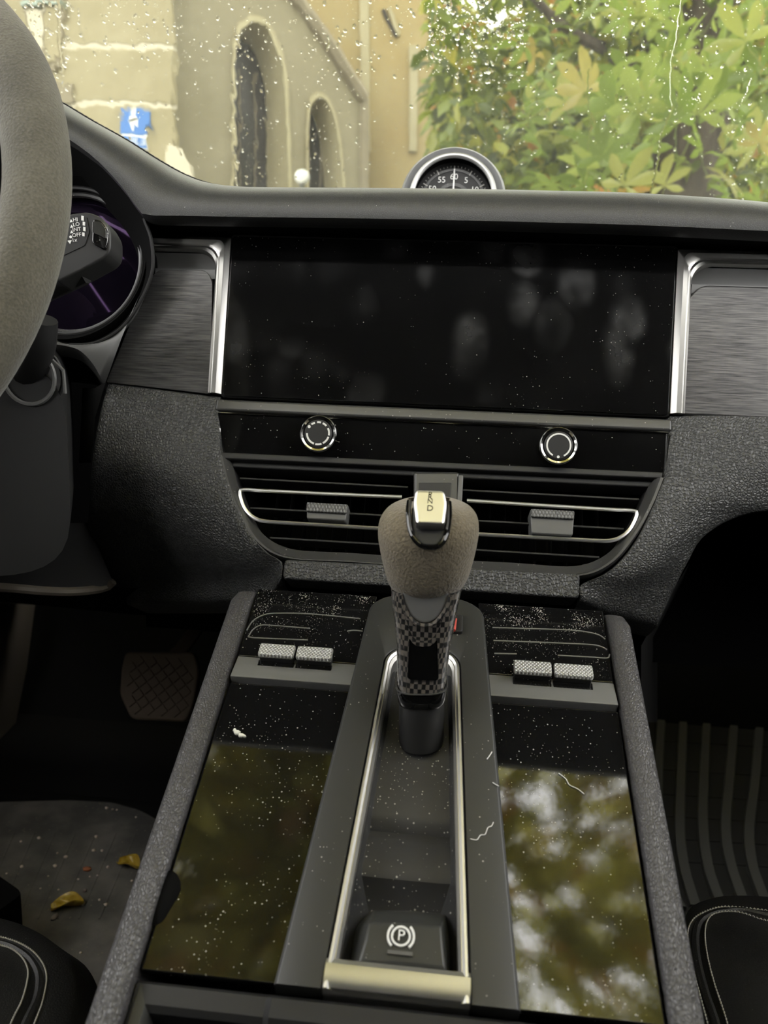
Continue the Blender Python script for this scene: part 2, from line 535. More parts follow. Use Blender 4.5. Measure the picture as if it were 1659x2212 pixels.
# rain on the windscreen
rng = random.Random(3)
def drops(n, x0, x1, y0, y1, r0, r1, seed, mask=None):
    rg_ = random.Random(seed); V, Fc = [], []
    NS = 8
    for _ in range(n):
        px, py = rg_.uniform(x0, x1), rg_.uniform(y0, y1)
        if mask and rg_.random() > mask(px, py): continue
        a, b = WSF.px(px, py, .0042)
        rr = r0 + (r1 - r0) * rg_.random() ** 4
        sx, sy = rr * rg_.uniform(.75, 1.1), rr * rg_.uniform(.9, 1.6)
        sk = rg_.uniform(-.4, .4)
        h = rr * rg_.uniform(.25, .55)
        base = len(V)
        for lev, (q, hh) in enumerate(((1, 0), (.86, .55), (.5, .9))):
            for k in range(NS):
                t = 2 * PI * k / NS
                u_, v_ = math.cos(t) * sx * q, math.sin(t) * sy * q
                V.append(WSF(a + u_ + sk * v_, b + v_, .0052 + h * hh))
        V.append(WSF(a, b, .0052 + h)); V.append(WSF(a, b, .0052))
        for lev in range(2):
            for k in range(NS):
                j = (k + 1) % NS
                Fc.append((base + lev * NS + k, base + lev * NS + j, base + lev * NS + NS + j, base + lev * NS + NS + k))
        for k in range(NS):
            j = (k + 1) % NS
            Fc.append((base + 2 * NS + k, base + 2 * NS + j, base + 3 * NS))
            Fc.append((base + k, base + 3 * NS + 1, base + j))
    return V, Fc
def rain_mask(px, py):
    m = .25 + .75 * noise.noise(Vector((px * .006, py * .006, 2.0))) 
    m += .45 * (1 - py / 430)
    return max(.06, m)
dv = join(drops(5200, -60, 1720, -60, 440, .00035, .0020, 11, rain_mask),
          drops(420, 490, 800, 40, 400, .0006, .0018, 12, lambda x, y: .9 if 505 < x < 600 or 660 < x < 710 else .25),
          drops(170, 60, 150, 0, 240, .0006, .0024, 13),
          drops(260, 920, 1130, 0, 180, .0007, .0030, 14),
          drops(700, -1200, 2800, -900, -60, .0008, .0030, 15))
dr = part('raindrops', dv, M['water'], ws)
dr['kind'] = 'stuff'
# sheet of running water: thin, uneven, thicker towards the sides of the wiped area
def film():
    nx, ny = 420, 150
    xs0, xs1 = -.56, .50
    b0, b1 = .02, wl - .01
    top, bot = [], []
    for j in range(ny):
        b = b0 + (b1 - b0) * j / (ny - 1)
        for i in range(nx):
            a = xs0 + (xs1 - xs0) * i / (nx - 1)
            patch = .35 + .9 * max(0.0, noise.noise(Vector((a * 7, b * 5, 4.0))) + .15) + .9 * max(0.0, min(1.0, (-.20 - a) / .08))
            h = noise.noise(Vector((a * 95, b * 60, 1.0))) + .55 * noise.noise(Vector((a * 230, b * 120, 7.0)))
            top.append(WSF(a, b, .00475 + .000052 * patch * h))
            bot.append(WSF(a, b, .0044))
    n = nx * ny
    f = []
    for j in range(ny - 1):
        for i in range(nx - 1):
            k = j * nx + i
            f.append((k, k + 1, k + nx + 1, k + nx)); f.append((n + k, n + k + nx, n + k + nx + 1, n + k + 1))
    rim = [i for i in range(nx)] + [j * nx + nx - 1 for j in range(1, ny)] + [(ny - 1) * nx + i for i in range(nx - 2, -1, -1)] + [j * nx for j in range(ny - 2, 0, -1)]
    for i in range(len(rim)):
        p, q = rim[i], rim[(i + 1) % len(rim)]
        f.append((p, n + p, n + q, q))
    return top + bot, f
wf_ = part('water_film', film(), M['water'], ws, angle=60)
wf_['kind'] = 'stuff'
def streak(pts, r, seed):
    rg_ = random.Random(seed)
    P = cr([(x, y, 0) for x, y in pts], 60)
    Q = []
    for i, p in enumerate(P):
        q = WSF.px(p.x + 3.5 * noise.noise(Vector((i * .35, seed * 7.1, 0))), p.y, .0042)
        Q.append(WSF(q[0], q[1], .0056))
    return tube(Q, lambda t: r * (.6 + .7 * abs(noise.noise(Vector((t * 14, seed, 3))))), 8, flat=.12, up=wn)
for i, (pts, r) in enumerate([([(1478, -30), (1468, 40), (1462, 90), (1452, 130), (1450, 200), (1452, 235), (1436, 275), (1428, 290)], .0016),
                              ([(1428, 290), (1424, 330), (1417, 370), (1404, 425)], .0016),
                              ([(122, -20), (128, 40), (126, 90), (132, 130), (136, 190)], .0020),
                              ([(1272, 150), (1270, 200), (1274, 260), (1270, 330)], .0010),
                              ([(1624, 170), (1612, 205), (1598, 232)], .0011),
                              ([(1265, -20), (1262, 15), (1250, 50)], .0013),
                              ([(506, 60), (512, 90), (520, 105)], .0016),
                              ([(708, 80), (712, 92), (706, 112)], .0014),
                              ([(170, 20), (172, 60), (182, 90)], .0012),
                              ([(505, 355), (508, 380), (513, 410)], .0014)]):
    part('water_streak', streak(pts, r, i), M['water'], ws)

# ------------------------------------------------------------------ dashboard
dash = thing('dashboard', (0, .12, -.12), 'dark grey leather dashboard running across the car under the windscreen', 'dashboard')
T_px = [(20, 135), (80, 190), (140, 226), (200, 262), (270, 301), (340, 345), (400, 378), (460, 398), (530, 407), (640, 409), (800, 410), (1000, 412), (1200, 416), (1400, 422), (1659, 441), (1850, 470), (2300, 545), (2750, 635)]
B_px = [(20, 215), (80, 258), (148, 300), (205, 342), (250, 388), (284, 430), (308, 462), (400, 466), (500, 468), (640, 470), (800, 472), (1000, 476), (1200, 481), (1400, 487), (1659, 499), (1850, 510), (2300, 577), (2750, 660)]
NP = 140
TT = cr([Vector((-.655, .024, .150)), Vector((-.57, .024, .195)), Vector((-.47, .024, .232)), Vector((-.38, .024, .240))] + [HY(x, y, .024) for x, y in T_px], NP)
BB = [Vector((-.655, -.012, .118)), Vector((-.57, -.012, .158)), Vector((-.47, -.012, .192)), Vector((-.38, -.012, .200))]
for i, (x, y) in enumerate(B_px): BB.append(HY(x, y, -.012))
BB = cr(BB, NP)
rows = []
far = [Vector((p.x, .60, .075)) for p in TT]
midt = [Vector((p.x, .25, p.z * .45 + .075)) for p in TT]
rows.append(far); rows.append(midt)
rows.append([p + Vector((0, .030, -.002)) for p in TT])
rows.append([p + Vector((0, .010, -.0002)) for p in TT])
for k in range(0, 9):
    t = k / 8
    rw = []
    for a, b in zip(TT, BB):
        # convex front of the pad
        y = a.y + (b.y - a.y) * math.sin(t * PI / 2) ** .9
        z = a.z + (b.z - a.z) * (1 - math.cos(t * PI / 2)) ** 1.0
        x = a.x + (b.x - a.x) * t
        rw.append(Vector((x, y, z)))
    rows.append(rw)
rows.append([p + Vector((0, .004, -.0025)) for p in BB])
rows.append([p + Vector((0, .014, -.004)) for p in BB])
pad = part('top_pad', grid(rows), M['pad'], dash, angle=60)
# stitches along the pad crest
st = []
for i in range(0, 300):
    t = i / 299 * (NP - 1); j = int(min(NP - 2, t)); p = TT[j].lerp(TT[j + 1], t - j); q = TT[j].lerp(TT[j + 1], min(1, t - j + .12))
    d = (TT[j + 1] - TT[j]).normalized()
    st.append(tube([p + Vector((0, .004, .0004)), p + d * .0025 + Vector((0, .004, .0007)), p + d * .0042 + Vector((0, .004, .0004))], .0006, 5))
so = part('stitching', join(*st), M['pad'], dash); so['kind'] = 'stuff'
# dark underside between the pad and the screen
und = [[Vector((p.x, p.y + .012, p.z - .003)) for p in BB], [Vector((p.x, .050, p.z - .006)) for p in BB], [Vector((p.x, .060, p.z - .06)) for p in BB]]
part('underside', grid(und), M['matte'], dash)
# backing panel behind all fascia pieces
part('backing', join(box(-.24, .66, .07, .09, -.2, .118), box(-.135, .135, .0, .07, -.2, -.12)), M['matte'], dash, smooth=False)

def loftpx(rowspx, n, m, tail=None):
    """rows of (px,py,Frame-or-y,d) -> smooth sheet"""
    R = []
    for r in rowspx:
        P = []
        for q in r:
            P.append(q if isinstance(q, Vector) else (q[2].P(q[0], q[1], q[3] if len(q) > 3 else 0) if isinstance(q[2], Frame) else HY(q[0], q[1], q[2])))
        R.append(cr(P, n))
    cols = [cr([R[i][j] for i in range(len(R))], m) for j in range(n)]
    return [[cols[j][i] for j in range(n)] for i in range(m)]

def pad_edges(rows, drop_n):
    """turn the sheet border back so the panel has thickness"""
    return rows

# left leather side pad of the centre stack
lrows = [[(470, 863, LP, .003), (350, 847, LP, .003), (234, 830, LP, .003)],
         [(470, 910, LP, .004), (348, 895, LP, .004), (222, 876, LP, .004)],
         [(471, 965, LP, .004), (350, 950, LP, .004), (210, 930, LP, .003)],
         [(483, 1020, LP, .004), (365, 1020, LP, .003), (200, 1000, LP, -.006)],
         [(505, 1085, LP, .004), (400, 1095, LP, -.006), (193, 1085, LP, -.035)],
         [(540, 1155, LP, .004), (450, 1170, LP, -.014), (193, 1150, LP, -.07)],
         [(575, 1194, LP, .004), (495, 1220, LP, -.020), (215, 1210, LP, -.10)],
         [(606, 1215, LP, .004), (535, 1250, LP, -.024), (240, 1260, LP, -.12)],
         [(606, 1250, LP, .003), (545, 1290, LP, -.030), (246, 1300, LP, -.13)]]
G = loftpx(lrows, 26, 40)
def thicken(G, out_back):
    n = len(G[0])
    # inner edge folds back (towards the vents), outer edge runs back to the bulkhead
    H = []
    for r in G:
        a, b = r[0], r[-1]
        dirx = (r[0] - r[1]).normalized()
        H.append([a + dirx * .0015 - LP.ed * .012, a + dirx * .0015 - LP.ed * .004, a + dirx * .0010 - LP.ed * .0012] + list(r) + [b + (r[-1] - r[-2]).normalized() * .0015 - LP.ed * .002, b + Vector((out_back * .006, .02, -.004)), b + Vector((out_back * .006, .12, -.03))])
    top = [p + Vector((0, .0012, .0012)) for p in H[0]]
    top2 = [p + Vector((0, .012, .002)) for p in H[0]]
    bot = [p - LP.ed * .004 - LP.eb * .0015 for p in H[-1]]
    bot2 = [p - LP.ed * .03 - LP.eb * .004 for p in H[-1]]
    return [top2, top] + H + [bot, bot2]
part('side_pad', grid(thicken(G, -1)), M['leather'], dash, angle=80)
rrows = [[(1450, 905, LP, .003), (1570, 899, LP, .003), (1760, 890, LP, .003)],
         [(1449, 955, LP, .004), (1570, 948, LP, .004), (1760, 940, LP, .004)],
         [(1446, 1010, LP, .004), (1560, 1005, LP, .004), (1760, 1000, LP, .002)],
         [(1425, 1065, LP, .004), (1540, 1060, LP, .003), (1740, 1083, LP, -.012)],
         [(1398, 1130, LP, .004), (1490, 1110, LP, .002), (1600, 1112, LP, -.010)],
         [(1362, 1190, LP, .004), (1440, 1180, LP, .001), (1520, 1157, LP, -.010)],
         [(1315, 1236, LP, .004), (1400, 1235, LP, -.002), (1483, 1215, LP, -.014)],
         [(1258, 1264, LP, .004), (1360, 1280, LP, -.010), (1452, 1275, LP, -.022)],
         [(1258, 1294, LP, .003), (1330, 1322, LP, -.016), (1420, 1345, LP, -.032)]]
G = loftpx(rrows, 26, 40)
part('side_pad', grid(thicken(G, 1)), M['leather'], dash, angle=80)
part('passenger_panel', prism(rnd([(.238, -.004), (.645, -.004), (.645, -.078), (.245, -.078)], .006), LP, -.03, .003), M['leather'], dash, bevel=.004, seg=3)
# short leather pad under the vents
ct = [LP.px(*p) for p in ((617, 1212), (1251, 1243), (1248, 1296), (613, 1254))]
part('centre_pad', prism(rnd(ct, .003), LP, -.02, .0045), M['leather'], dash, bevel=.0025, seg=3)
# lower side trunk of the centre stack, down to the footwells
part('stack_support', join(grid([[HY(1420, 1330, .0), HY(1490, 1215, .02), HY(1500, 1190, .3)], [HY(1385, 1395, -.02), HY(1408, 1375, .03), HY(1420, 1390, .3)], [HY(1385, 1560, .02), HY(1400, 1560, .05), HY(1420, 1560, .3)]])), M['black'], dash)
struct(part('trim_8', box(-.125, .125, -.07, .69, FLOOR_Z, -.135), M['carpet'], None, smooth=False, bevel=.02))

# satin ledge under the screen
part('ledge', prism([(-.1545, .000), (.1530, .000), (.1530, -.0085), (-.1545, -.0085)], LP, -.01, .0045), M['satin'], dash, bevel=.0018, seg=3)

# ------------------------------------------------------------------ knee area, left
knee = thing('knee_panel', (-.35, .10, -.2), 'black lower dash panel with a lipped bottom edge over the driver footwell', 'dash panel')
kr = [[HY(-260, 1120, -.02), HY(0, 1128, -.02), HY(150, 1130, .0), HY(200, 1128, .03)],
      [HY(-260, 1200, -.01), HY(0, 1210, -.01), HY(150, 1210, .01), HY(222, 1205, .03)],
      [HY(-260, 1255, -.01), HY(0, 1266, -.01), HY(150, 1274, .01), HY(246, 1262, .03)]]
part('panel', grid([cr(r, 20) for r in kr]), M['black'], knee)
part('lip', tube(cr([HY(-260, 1258, -.012), HY(0, 1269, -.012), HY(90, 1276, -.002), HY(160, 1278, .008), HY(225, 1270, .028), HY(244, 1256, .03)], 30), .0035, 8), M['sill'], knee)  # paler tube stands in for the highlight along the bottom edge
part('underside', grid([cr([HY(-260, 1262, -.005), HY(0, 1273, -.005), HY(160, 1282, .01), HY(246, 1266, .03), HY(420, 1290, .03)], 20),
                        cr([HY(-260, 1290, .03), HY(0, 1300, .03), HY(160, 1315, .05), HY(300, 1328, .06), HY(520, 1340, .06)], 20),
                        cr([Vector((p[0], .5, -.25)) for p in ((-.66, 0), (-.5, 0), (-.4, 0), (-.3, 0), (-.1, 0))], 20)]), M['matte'], knee)
struct(part('trim_9', box(-.655, -.13, .40, .42, -.27, .05), M['matte'], None, smooth=False))

# steering column shroud
col = thing('steering_column', (-.36, -.02, .0), 'black plastic steering column shroud below the steering wheel rim', 'steering column')
sr = []
for y_, z0, z1, xr in ((.08, -.10, .055, -.302), (.0, -.115, .045, -.262), (-.07, -.12, .030, -.229)):
    cx = -.3676; hw = xr - cx; cz = (z0 + z1) / 2; hh = (z1 - z0) / 2
    ring = []
    for k in range(40):
        t = 2 * PI * k / 40; c_, s_ = math.cos(t), math.sin(t)
        e = .45
        ring.append(Vector((cx + hw * math.copysign(abs(c_) ** e, c_), y_, cz + hh * math.copysign(abs(s_) ** e, s_))))
    sr.append(ring)
part('shroud', grid(sr, True, True, True), M['shroud'], col, bevel=.0)
# lower control stalk with its ringed boot
stk = cr([HY(92, 690, -.085), HY(86, 740, -.08), HY(70, 785, -.07), HY(58, 815, -.055)], 12)
part('lower_stalk', tube(stk, lambda t: .0085 + .003 * t, 14), M['black'], col)
bx = (HY(62, 808, -.072))
part('boot_ring', tube([bx + Vector((math.cos(t) * .0165, 0, math.sin(t) * .0165 - .002)) for t in [2 * PI * k / 30 for k in range(30)]], .0014, 6, True), M['grey'], col)
part('boot_ring', tube([bx + Vector((math.cos(t) * .0195, .004, math.sin(t) * .0195 - .002)) for t in [2 * PI * k / 30 for k in range(30)]], .0012, 6, True), M['black'], col)
part('shroud_seam', tube([HY(x, y, -.071) for x, y in ((80, 752), (110, 775), (137, 800), (141, 850))], .0011, 6), M['grey'], col)

# ------------------------------------------------------------------ steering wheel
WC, WRAD, WR = Vector((-.3676, -.1555, .0865)), .170, .0156
wa = math.radians(24)
we1, we2, wnn = Vector((1, 0, 0)), Vector((0, math.sin(wa), math.cos(wa))), Vector((0, -math.cos(wa), math.sin(wa)))
wheel = thing('steering_wheel', WC, 'steering wheel with a worn grey suede rim at the left edge', 'steering wheel')
rr_ = []
for i in range(128):
    t = 2 * PI * i / 128
    rad = we1 * math.cos(t) + we2 * math.sin(t)
    # thumb swelling near the spokes
    sw = 1 + .10 * math.exp(-((t - .55) / .25) ** 2) + .06 * math.exp(-((t - 2 * PI + .45) / .3) ** 2)
    rr_.append([WC + rad * WRAD + (rad * (math.cos(2 * PI * k / 28) * WR * sw) + wnn * (math.sin(2 * PI * k / 28) * WR * 1.02)) for k in range(28)])
rr_.append(rr_[0])
part('rim', grid(rr_, True), M['rim'], wheel, weld=1e-6, angle=80)
part('hub', lathe([(.0, .02), (.05, .018), (.062, .008), (.062, -.03), (.05, -.05), (0, -.05)], WC + wnn * -.005, wnn, 40), M['black'], wheel)
for a0 in (0, 180, 270):
    t = math.radians(a0); d = we1 * math.cos(t) + we2 * math.sin(t); s = we1 * -math.sin(t) + we2 * math.cos(t)
    rows = []
    for q, w_, th, off in ((.045, .03, .012, -.012), (.10, .018, .009, -.014), (.145, .013, .008, -.008), (.160, .016, .008, -.002)):
        c0 = WC + d * q + wnn * off
        rows.append([c0 + s * (w_ * math.cos(2 * PI * k / 14)) + wnn * (th * math.sin(2 * PI * k / 14)) for k in range(14)])
    part('spoke', grid(rows, True, True, True), M['black'], wheel)

# ------------------------------------------------------------------ instrument cluster
cl = thing('instrument_cluster', (-.30, .06, .02), 'round dark gauge with a purple sheen behind the steering wheel', 'instrument cluster')
GF = Frame(HY(150, 562, .022), (1, 0, 0), (0, math.sin(.25), math.cos(.25)), (0, -math.cos(.25), math.sin(.25)))
gr = (HY(297, 595, .022) - HY(150, 562, .022)).length * 1.0
def circ(F, r, d, n=64, sx=1): return [F(r * sx * math.cos(2 * PI * k / n), r * math.sin(2 * PI * k / n), d) for k in range(n)]
x = NT('coated_gauge_lens'); x.set(Base_Color=(.004, .003, .006), Roughness=.04, Specular_IOR_Level=.5, Specular_Tint=(.36, .20, .50)); M['lens'] = x.m
part('lens', grid([[GF(0, 0, -.006)] * 64, circ(GF, gr * .6, -.007), circ(GF, gr * .985, -.010)], True), M['lens'], cl)
part('gauge_ring', tube(circ(GF, gr, -.006), .0022, 8, True), M['satin'], cl)
part('gauge_ring', tube(circ(GF, gr * 1.05, -.001), .0016, 8, True), M['black'], cl)
part('funnel', grid([circ(GF, gr * 1.0, -.010), circ(GF, gr * 1.05, -.002), circ(GF, gr * 1.16, .006), circ(GF, gr * 1.24, -.002), circ(GF, gr * 1.3, -.03)], True), M['matte'], cl)
# surround under the hood
sur = [[HY(x_, y_, .000) for x_, y_ in ((60, 255), (150, 306), (207, 348), (252, 394), (286, 436), (310, 470), (326, 520), (328, 585), (302, 650), (262, 705), (205, 738), (150, 742), (90, 728))],
       [HY(x_, y_, .030) for x_, y_ in ((60, 300), (150, 360), (195, 395), (232, 430), (262, 465), (284, 500), (300, 545), (303, 590), (285, 650), (255, 695), (200, 728), (150, 732), (95, 722))],
       [HY(x_, y_, .050) for x_, y_ in ((60, 420), (150, 420), (185, 425), (215, 445), (240, 480), (262, 515), (275, 550), (280, 595), (265, 640), (240, 680), (195, 705), (150, 715), (100, 712))]]
part('surround', grid([cr(r, 50) for r in sur]), M['matte'], cl)
part('surround_edge', tube(cr([HY(x_, y_, -.001) for x_, y_ in ((311, 472), (327, 520), (329, 585), (303, 652), (263, 708), (206, 741), (150, 745))], 40), .0012, 6), M['black'], cl)
# grey cove between gauge and inlay panel
cove_t = [HY(x_, y_, .002) for x_, y_ in ((60, 722), (100, 728), (150, 743), (205, 740), (245, 722), (275, 692), (300, 640))]
cove_b = [HY(x_, y_, -.006) for x_, y_ in ((60, 738), (100, 742), (140, 747), (172, 757), (200, 785), (216, 812), (228, 826))]
co = cr(cove_t, 30); cb = cr(cove_b, 30)
cove = part('cove', grid([[p + Vector((0, .01, 0)) for p in co], co, [a.lerp(b, .5) + Vector((0, -.002, .0)) for a, b in zip(co, cb)], cb, [p + Vector((-.004, .012, -.008)) for p in cb]]), M['grey'], dash, angle=60)
ar = [[p + Vector((0, .002, -.001)) for p in cb], [p + Vector((-.012, .03, -.012)) for p in cb], [p + Vector((-.02, .08, -.03)) for p in cb]]
part('cove_arch', grid(ar), M['black'], dash)
part('cove_flank', grid([[HY(228, 826, -.004), HY(205, 838, -.002), HY(178, 838, .03)], [HY(206, 900, -.004), HY(196, 905, .0), HY(176, 900, .03)], [HY(196, 1000, .0), HY(190, 1000, .01), HY(170, 1000, .05)]]), M['black'], dash)

# ------------------------------------------------------------------ wiper stalk
wsx = thing('wiper_stalk', HY(120, 560, -.05), 'black wiper stalk with white speed markings beside the steering wheel', 'control stalk')
SF = Frame(HY(165, 505, -.075), (.95, .12, .16), (-.14, .17, .97), (0, -1, 0)); SF.ed = SF.ea.cross(SF.eb); SF.eb = SF.ed.cross(SF.ea)
if SF.ed.y > 0: SF.ed = -SF.ed
spx = lambda L_, d=0: [SF.px(a, b, d) for a, b in L_]
head = rnd(spx([(95, 492), (150, 462), (190, 457), (222, 470), (239, 500), (239, 540), (228, 556), (175, 585), (120, 612)]), .003)
part('head', prism(head, SF, -.022, .0), M['shroud'], wsx, bevel=.003, seg=3)
part('print_face', prism(rnd(spx([(120, 476), (152, 466), (187, 468), (193, 500), (183, 530), (120, 560)], .0004), .001), SF, -.001, .0005), M['black'], wsx)
part('end_switch', prism(rnd(spx([(203, 474), (222, 478), (236, 496), (235, 522), (229, 543), (200, 527)]), .002), SF, -.004, .0016), M['gloss'], wsx, bevel=.0008)
part('end_dial', prism(rnd(spx([(204, 482), (222, 484), (233, 500), (233, 520), (218, 512), (203, 506)]), .001), SF, .001, .0032), M['darkchrome'], wsx, bevel=.0008)
part('arm', grid([[q + Vector((0, .010, 0)) + Vector((0, math.cos(t) * .011, math.sin(t) * w_)) for t in [2 * PI * k / 14 for k in range(14)]] for q, w_ in ((HY(20, 650, -.045), .010), (HY(90, 600, -.06), .013), (HY(170, 545, -.075), .017))], True, True, True), M['black'], wsx)
pr = []
for tx, x_, y_ in (('HI', 163, 475), ('LO', 165, 485), ('INT', 166, 496), ('OFF', 166, 508), ('1x', 161, 519)):
    a, b = SF.px(x_, y_, .0006); pr.append(text_vf(tx, SF, a, b, .0031, .0008, .0001))
for x_, y_ in ((154, 477), (155, 489), (155, 501)):
    a, b = SF.px(x_, y_, .0006); pr.append(prism([(a - .0009, b - .0008), (a + .0009, b - .0008), (a, b + .0009)], SF, .0006, .0009))
a, b = SF.px(153, 512, .0006); pr.append(prism(arc2(a, b, .0008, 0, 324, 10), SF, .0006, .0009))
a, b = SF.px(151, 523, .0006); pr.append(prism([(a - .0012, b + .0009), (a + .0012, b + .0009), (a, b - .0012)], SF, .0006, .0009))
part('markings', join(*pr), M['white'], wsx, smooth=False)
bars = [prism(spx([(x0, y0), (x0 + 5, y0 + 1), (x0 + 5, y0 + h_), (x0, y0 + h_ - 1)], .0006), SF, .0006, .0009) for x0, y0, h_ in ((176, 466, 11), (179, 479, 9), (180, 490, 10), (178, 502, 9))]
part('markings', join(*bars), M['white'], wsx, smooth=False)

# ------------------------------------------------------------------ screen
scr = thing('infotainment_screen', (0, .02, 0), 'wide black infotainment touchscreen smeared with fingerprints and dust', 'screen')
part('bezel', prism(rnd([(-.1535, .0), (.1535, .0), (.1535, .1155), (-.1535, .1155)], .004), FS, -.012, -.001), M['black'], scr, bevel=.001)
part('glass', prism(rnd([(-.1515, .001), (.1515, .001), (.1515, .1135), (-.1515, .1135)], .003), FS, -.001, .0010), M['screen'], scr, bevel=.0006)

# ------------------------------------------------------------------ inlay panels either side of the screen
def fp(L_): return [FS.px(x_, y_) for x_, y_ in L_]
def mir(P): return [(-a, b) for a, b in P][::-1]
for side, nm in ((-1, 'left'), (1, 'right')):
    if side < 0:
        lab = 'dark brushed inlay panel with silver frame between gauge and screen'
    else:
        lab = 'dark brushed inlay panel with silver frame at the right edge beyond the screen'
    inl = thing('inlay_panel', (side * .19, .02, 0), lab, 'trim panel')
    if side < 0:
        plate = fp([(455, 852), (459, 610), (447, 584), (345, 584), (334, 592), (300, 655), (231, 826)])
        part('plate', prism(rnd(plate, [0, .002, .006, .002, .003, .01, .001]), FS, -.012, .001), M['brushed'], inl, bevel=.0035, seg=3)
    else:
        b0 = FS.px(455, 852)[1]; bt = FS.px(447, 584)[1]
        plate = [(.1600, b0), (.64, b0), (.64, bt), (.168, bt), (.1600, bt - .010)]
        part('plate', prism(rnd(plate, [0, 0, 0, .006, .004]), FS, -.012, .001), M['brushed'], inl, bevel=.0015, seg=2)
    # silver frame: vertical leg and top bar, with a rounded inner corner; three strips of different slope
    xo, xi = .1525, .1600
    bb = .0025
    top, tin = .1125, .1015
    outx = .2105 if side < 0 else .64
    S = side
    def strip(offs, d):  # path down the leg and along the top; offs 0 outer .. 1 inner
        P = [(S * (xo + .0095 * offs + .0015 * 0), bb)]
        cx_ = xo + .0095 * offs
        rr2 = .001 + .013 * offs
        ty = top - .0105 * offs
        P = [(S * cx_, bb), (S * cx_, ty - rr2)]
        for k in range(1, 8):
            t = k / 8 * PI / 2
            P.append((S * (cx_ + rr2 - rr2 * math.cos(t)), ty - rr2 + rr2 * math.sin(t)))
        P += [(S * (cx_ + rr2), ty), (S * outx, ty)]
        return [FS(a, b, d) for a, b in P]
    rows = [strip(-.05, -.008), strip(0, .0005), strip(.25, .0035), strip(.32, .0045), strip(.62, .0045), strip(.72, .0038), strip(.80, .0040), strip(.92, .0030), strip(1.0, -.002)]
    nfr = len(rows[0])
    vv, ff = grid(rows)
    ff.append(tuple(i * nfr for i in range(len(rows)))); ff.append(tuple(i * nfr + nfr - 1 for i in range(len(rows)))[::-1])
    part('silver_frame', (vv, ff), M['silver'], inl, angle=22)
    # dark satin channel under the top bar
    ch = [[FS(S * a, b, d) for a in (.1635, .172, outx)] for b, d in ((.1015, -.002), (.098, -.004), (.0915, -.006), (.0905, -.003), (.0845, -.004), (.083, -.008))]
    part('channel', grid(ch), M['chin'], inl, angle=20)

# ------------------------------------------------------------------ climate strip
cs = thing('climate_panel', (0, -.01, -.03), 'glossy black climate control strip with two round knobs under the screen', 'control panel')
_fo = LP(0, -.0245, .0005)
FA = tilted(15, _fo.y, _fo.z)
FC = FA.px(830, 950)[1]
part('fascia', prism(rnd([FA.px(470, 893, 0), FA.px(1444, 936, 0), FA.px(1438, 1024, 0), FA.px(473, 984, 0)], .001), FA, -.010, .0), M['fascia'], cs, bevel=.0006)
part('edge_strip', tube([FA.P(471, 892, .0006), FA.P(1444, 935, .0006)], .0006, 6), M['chrome'], cs)
part('edge_strip', tube([FA.P(1442, 938, .0006), FA.P(1437, 1020, .0006)], .0008, 6), M['chrome'], cs)
part('edge_strip', tube([FA.P(474, 925, .0006), FA.P(475, 968, .0006)], .0006, 6), M['chrome'], cs)
for kpx, kpy, dashed in ((687, 936, True), (1207, 962, False)):
    kx, kb = FA.px(kpx, kpy, .0125)
    KC = FA(kx, kb, 0)
    kn = part('knob', lathe([(.0, .0125), (.0085, .0125), (.0092, .0120), (.0096, .0108), (.0096, .0)], KC, FA.ed, 40), M['black'], cs)
    part('ring', lathe([(.0096, .0105), (.0103, .0120), (.0115, .0126), (.0122, .0118), (.0124, .0100), (.0118, .007), (.0123, .003), (.0123, 0)], KC, FA.ed, 48), M['chrome'], kn)
    ms = []
    if dashed:
        for a0, a1 in ((78, 98), (45, 68), (110, 130), (-8, 30), (-60, -16), (-100, -68), (182, 252)):
            ms.append(band(kx, kb, .0068, .0080, a0, a1, FA, .0124, .0128))
        ms.append(prism(arc2(kx - .0062, kb + .0042, .0010, 0, 330, 12), FA, .0124, .0128))
    else:
        ms.append(band(kx, kb, .0070, .0080, -62, 242, FA, .0124, .0128, 40))
        ms.append(prism(arc2(kx, kb - .0075, .0009, 0, 330, 12), FA, .0124, .0128))
    part('marking', join(*ms), M['white'], kn, smooth=False)

# ------------------------------------------------------------------ centre air vents
vent = thing('air_vent', (0, -.03, -.07), 'black double centre air vent with chrome outlines and knurled tabs', 'air vent')
VO = [LP.px(x_, y_) for x_, y_ in ((477, 988), (490, 1040), (510, 1095), (538, 1148), (565, 1180), (600, 1202), (650, 1212), (760, 1217))]
VI = [LP.px(x_, y_) for x_, y_ in ((500, 1000), (512, 1045), (530, 1092), (553, 1135), (577, 1160), (610, 1178), (655, 1187), (760, 1192))]
def full(half):
    h = [Vector((a, b, 0)) for a, b in half] + [Vector((0, half[-1][1] - .0008, 0))]
    P = cr(h, 40)
    P2 = [Vector((-p.x, p.y, 0)) for p in P][::-1][1:]
    return P + P2
vo, vi = full(VO), full(VI)
def lift(P, d, grow=0): return [LP(p.x * (1 + grow), p.y * (1 + grow * .5), d) for p in P]
rows = [lift(vo, -.015, .012), lift(vo, .001, .010), lift(vo, .0035, .0), lift(vo, .0035, -.012), lift(vo, .0005, -.03), lift(vi, -.003), lift(vi, -.022)]
part('surround', grid(rows), M['satin'], vent, angle=25)
part('back_box', grid([lift(vi, -.022), [LP(p.x * .98, p.y, -.045) for p in vi], [LP(p.x * .9, -.06, -.05) for p in vi], ]), M['matte'], vent)
part('top_bar', prism([(-.147, -.0385), (.147, -.0370), (.146, -.0415), (-.1455, -.0432)], LP, -.012, .002), M['black'], vent, bevel=.001)
part('top_bar', prism([(-.1440, -.0430), (.1440, -.0418), (.143, -.0460), (-.143, -.0470)], LP, -.02, -.003), M['black'], vent, bevel=.001)
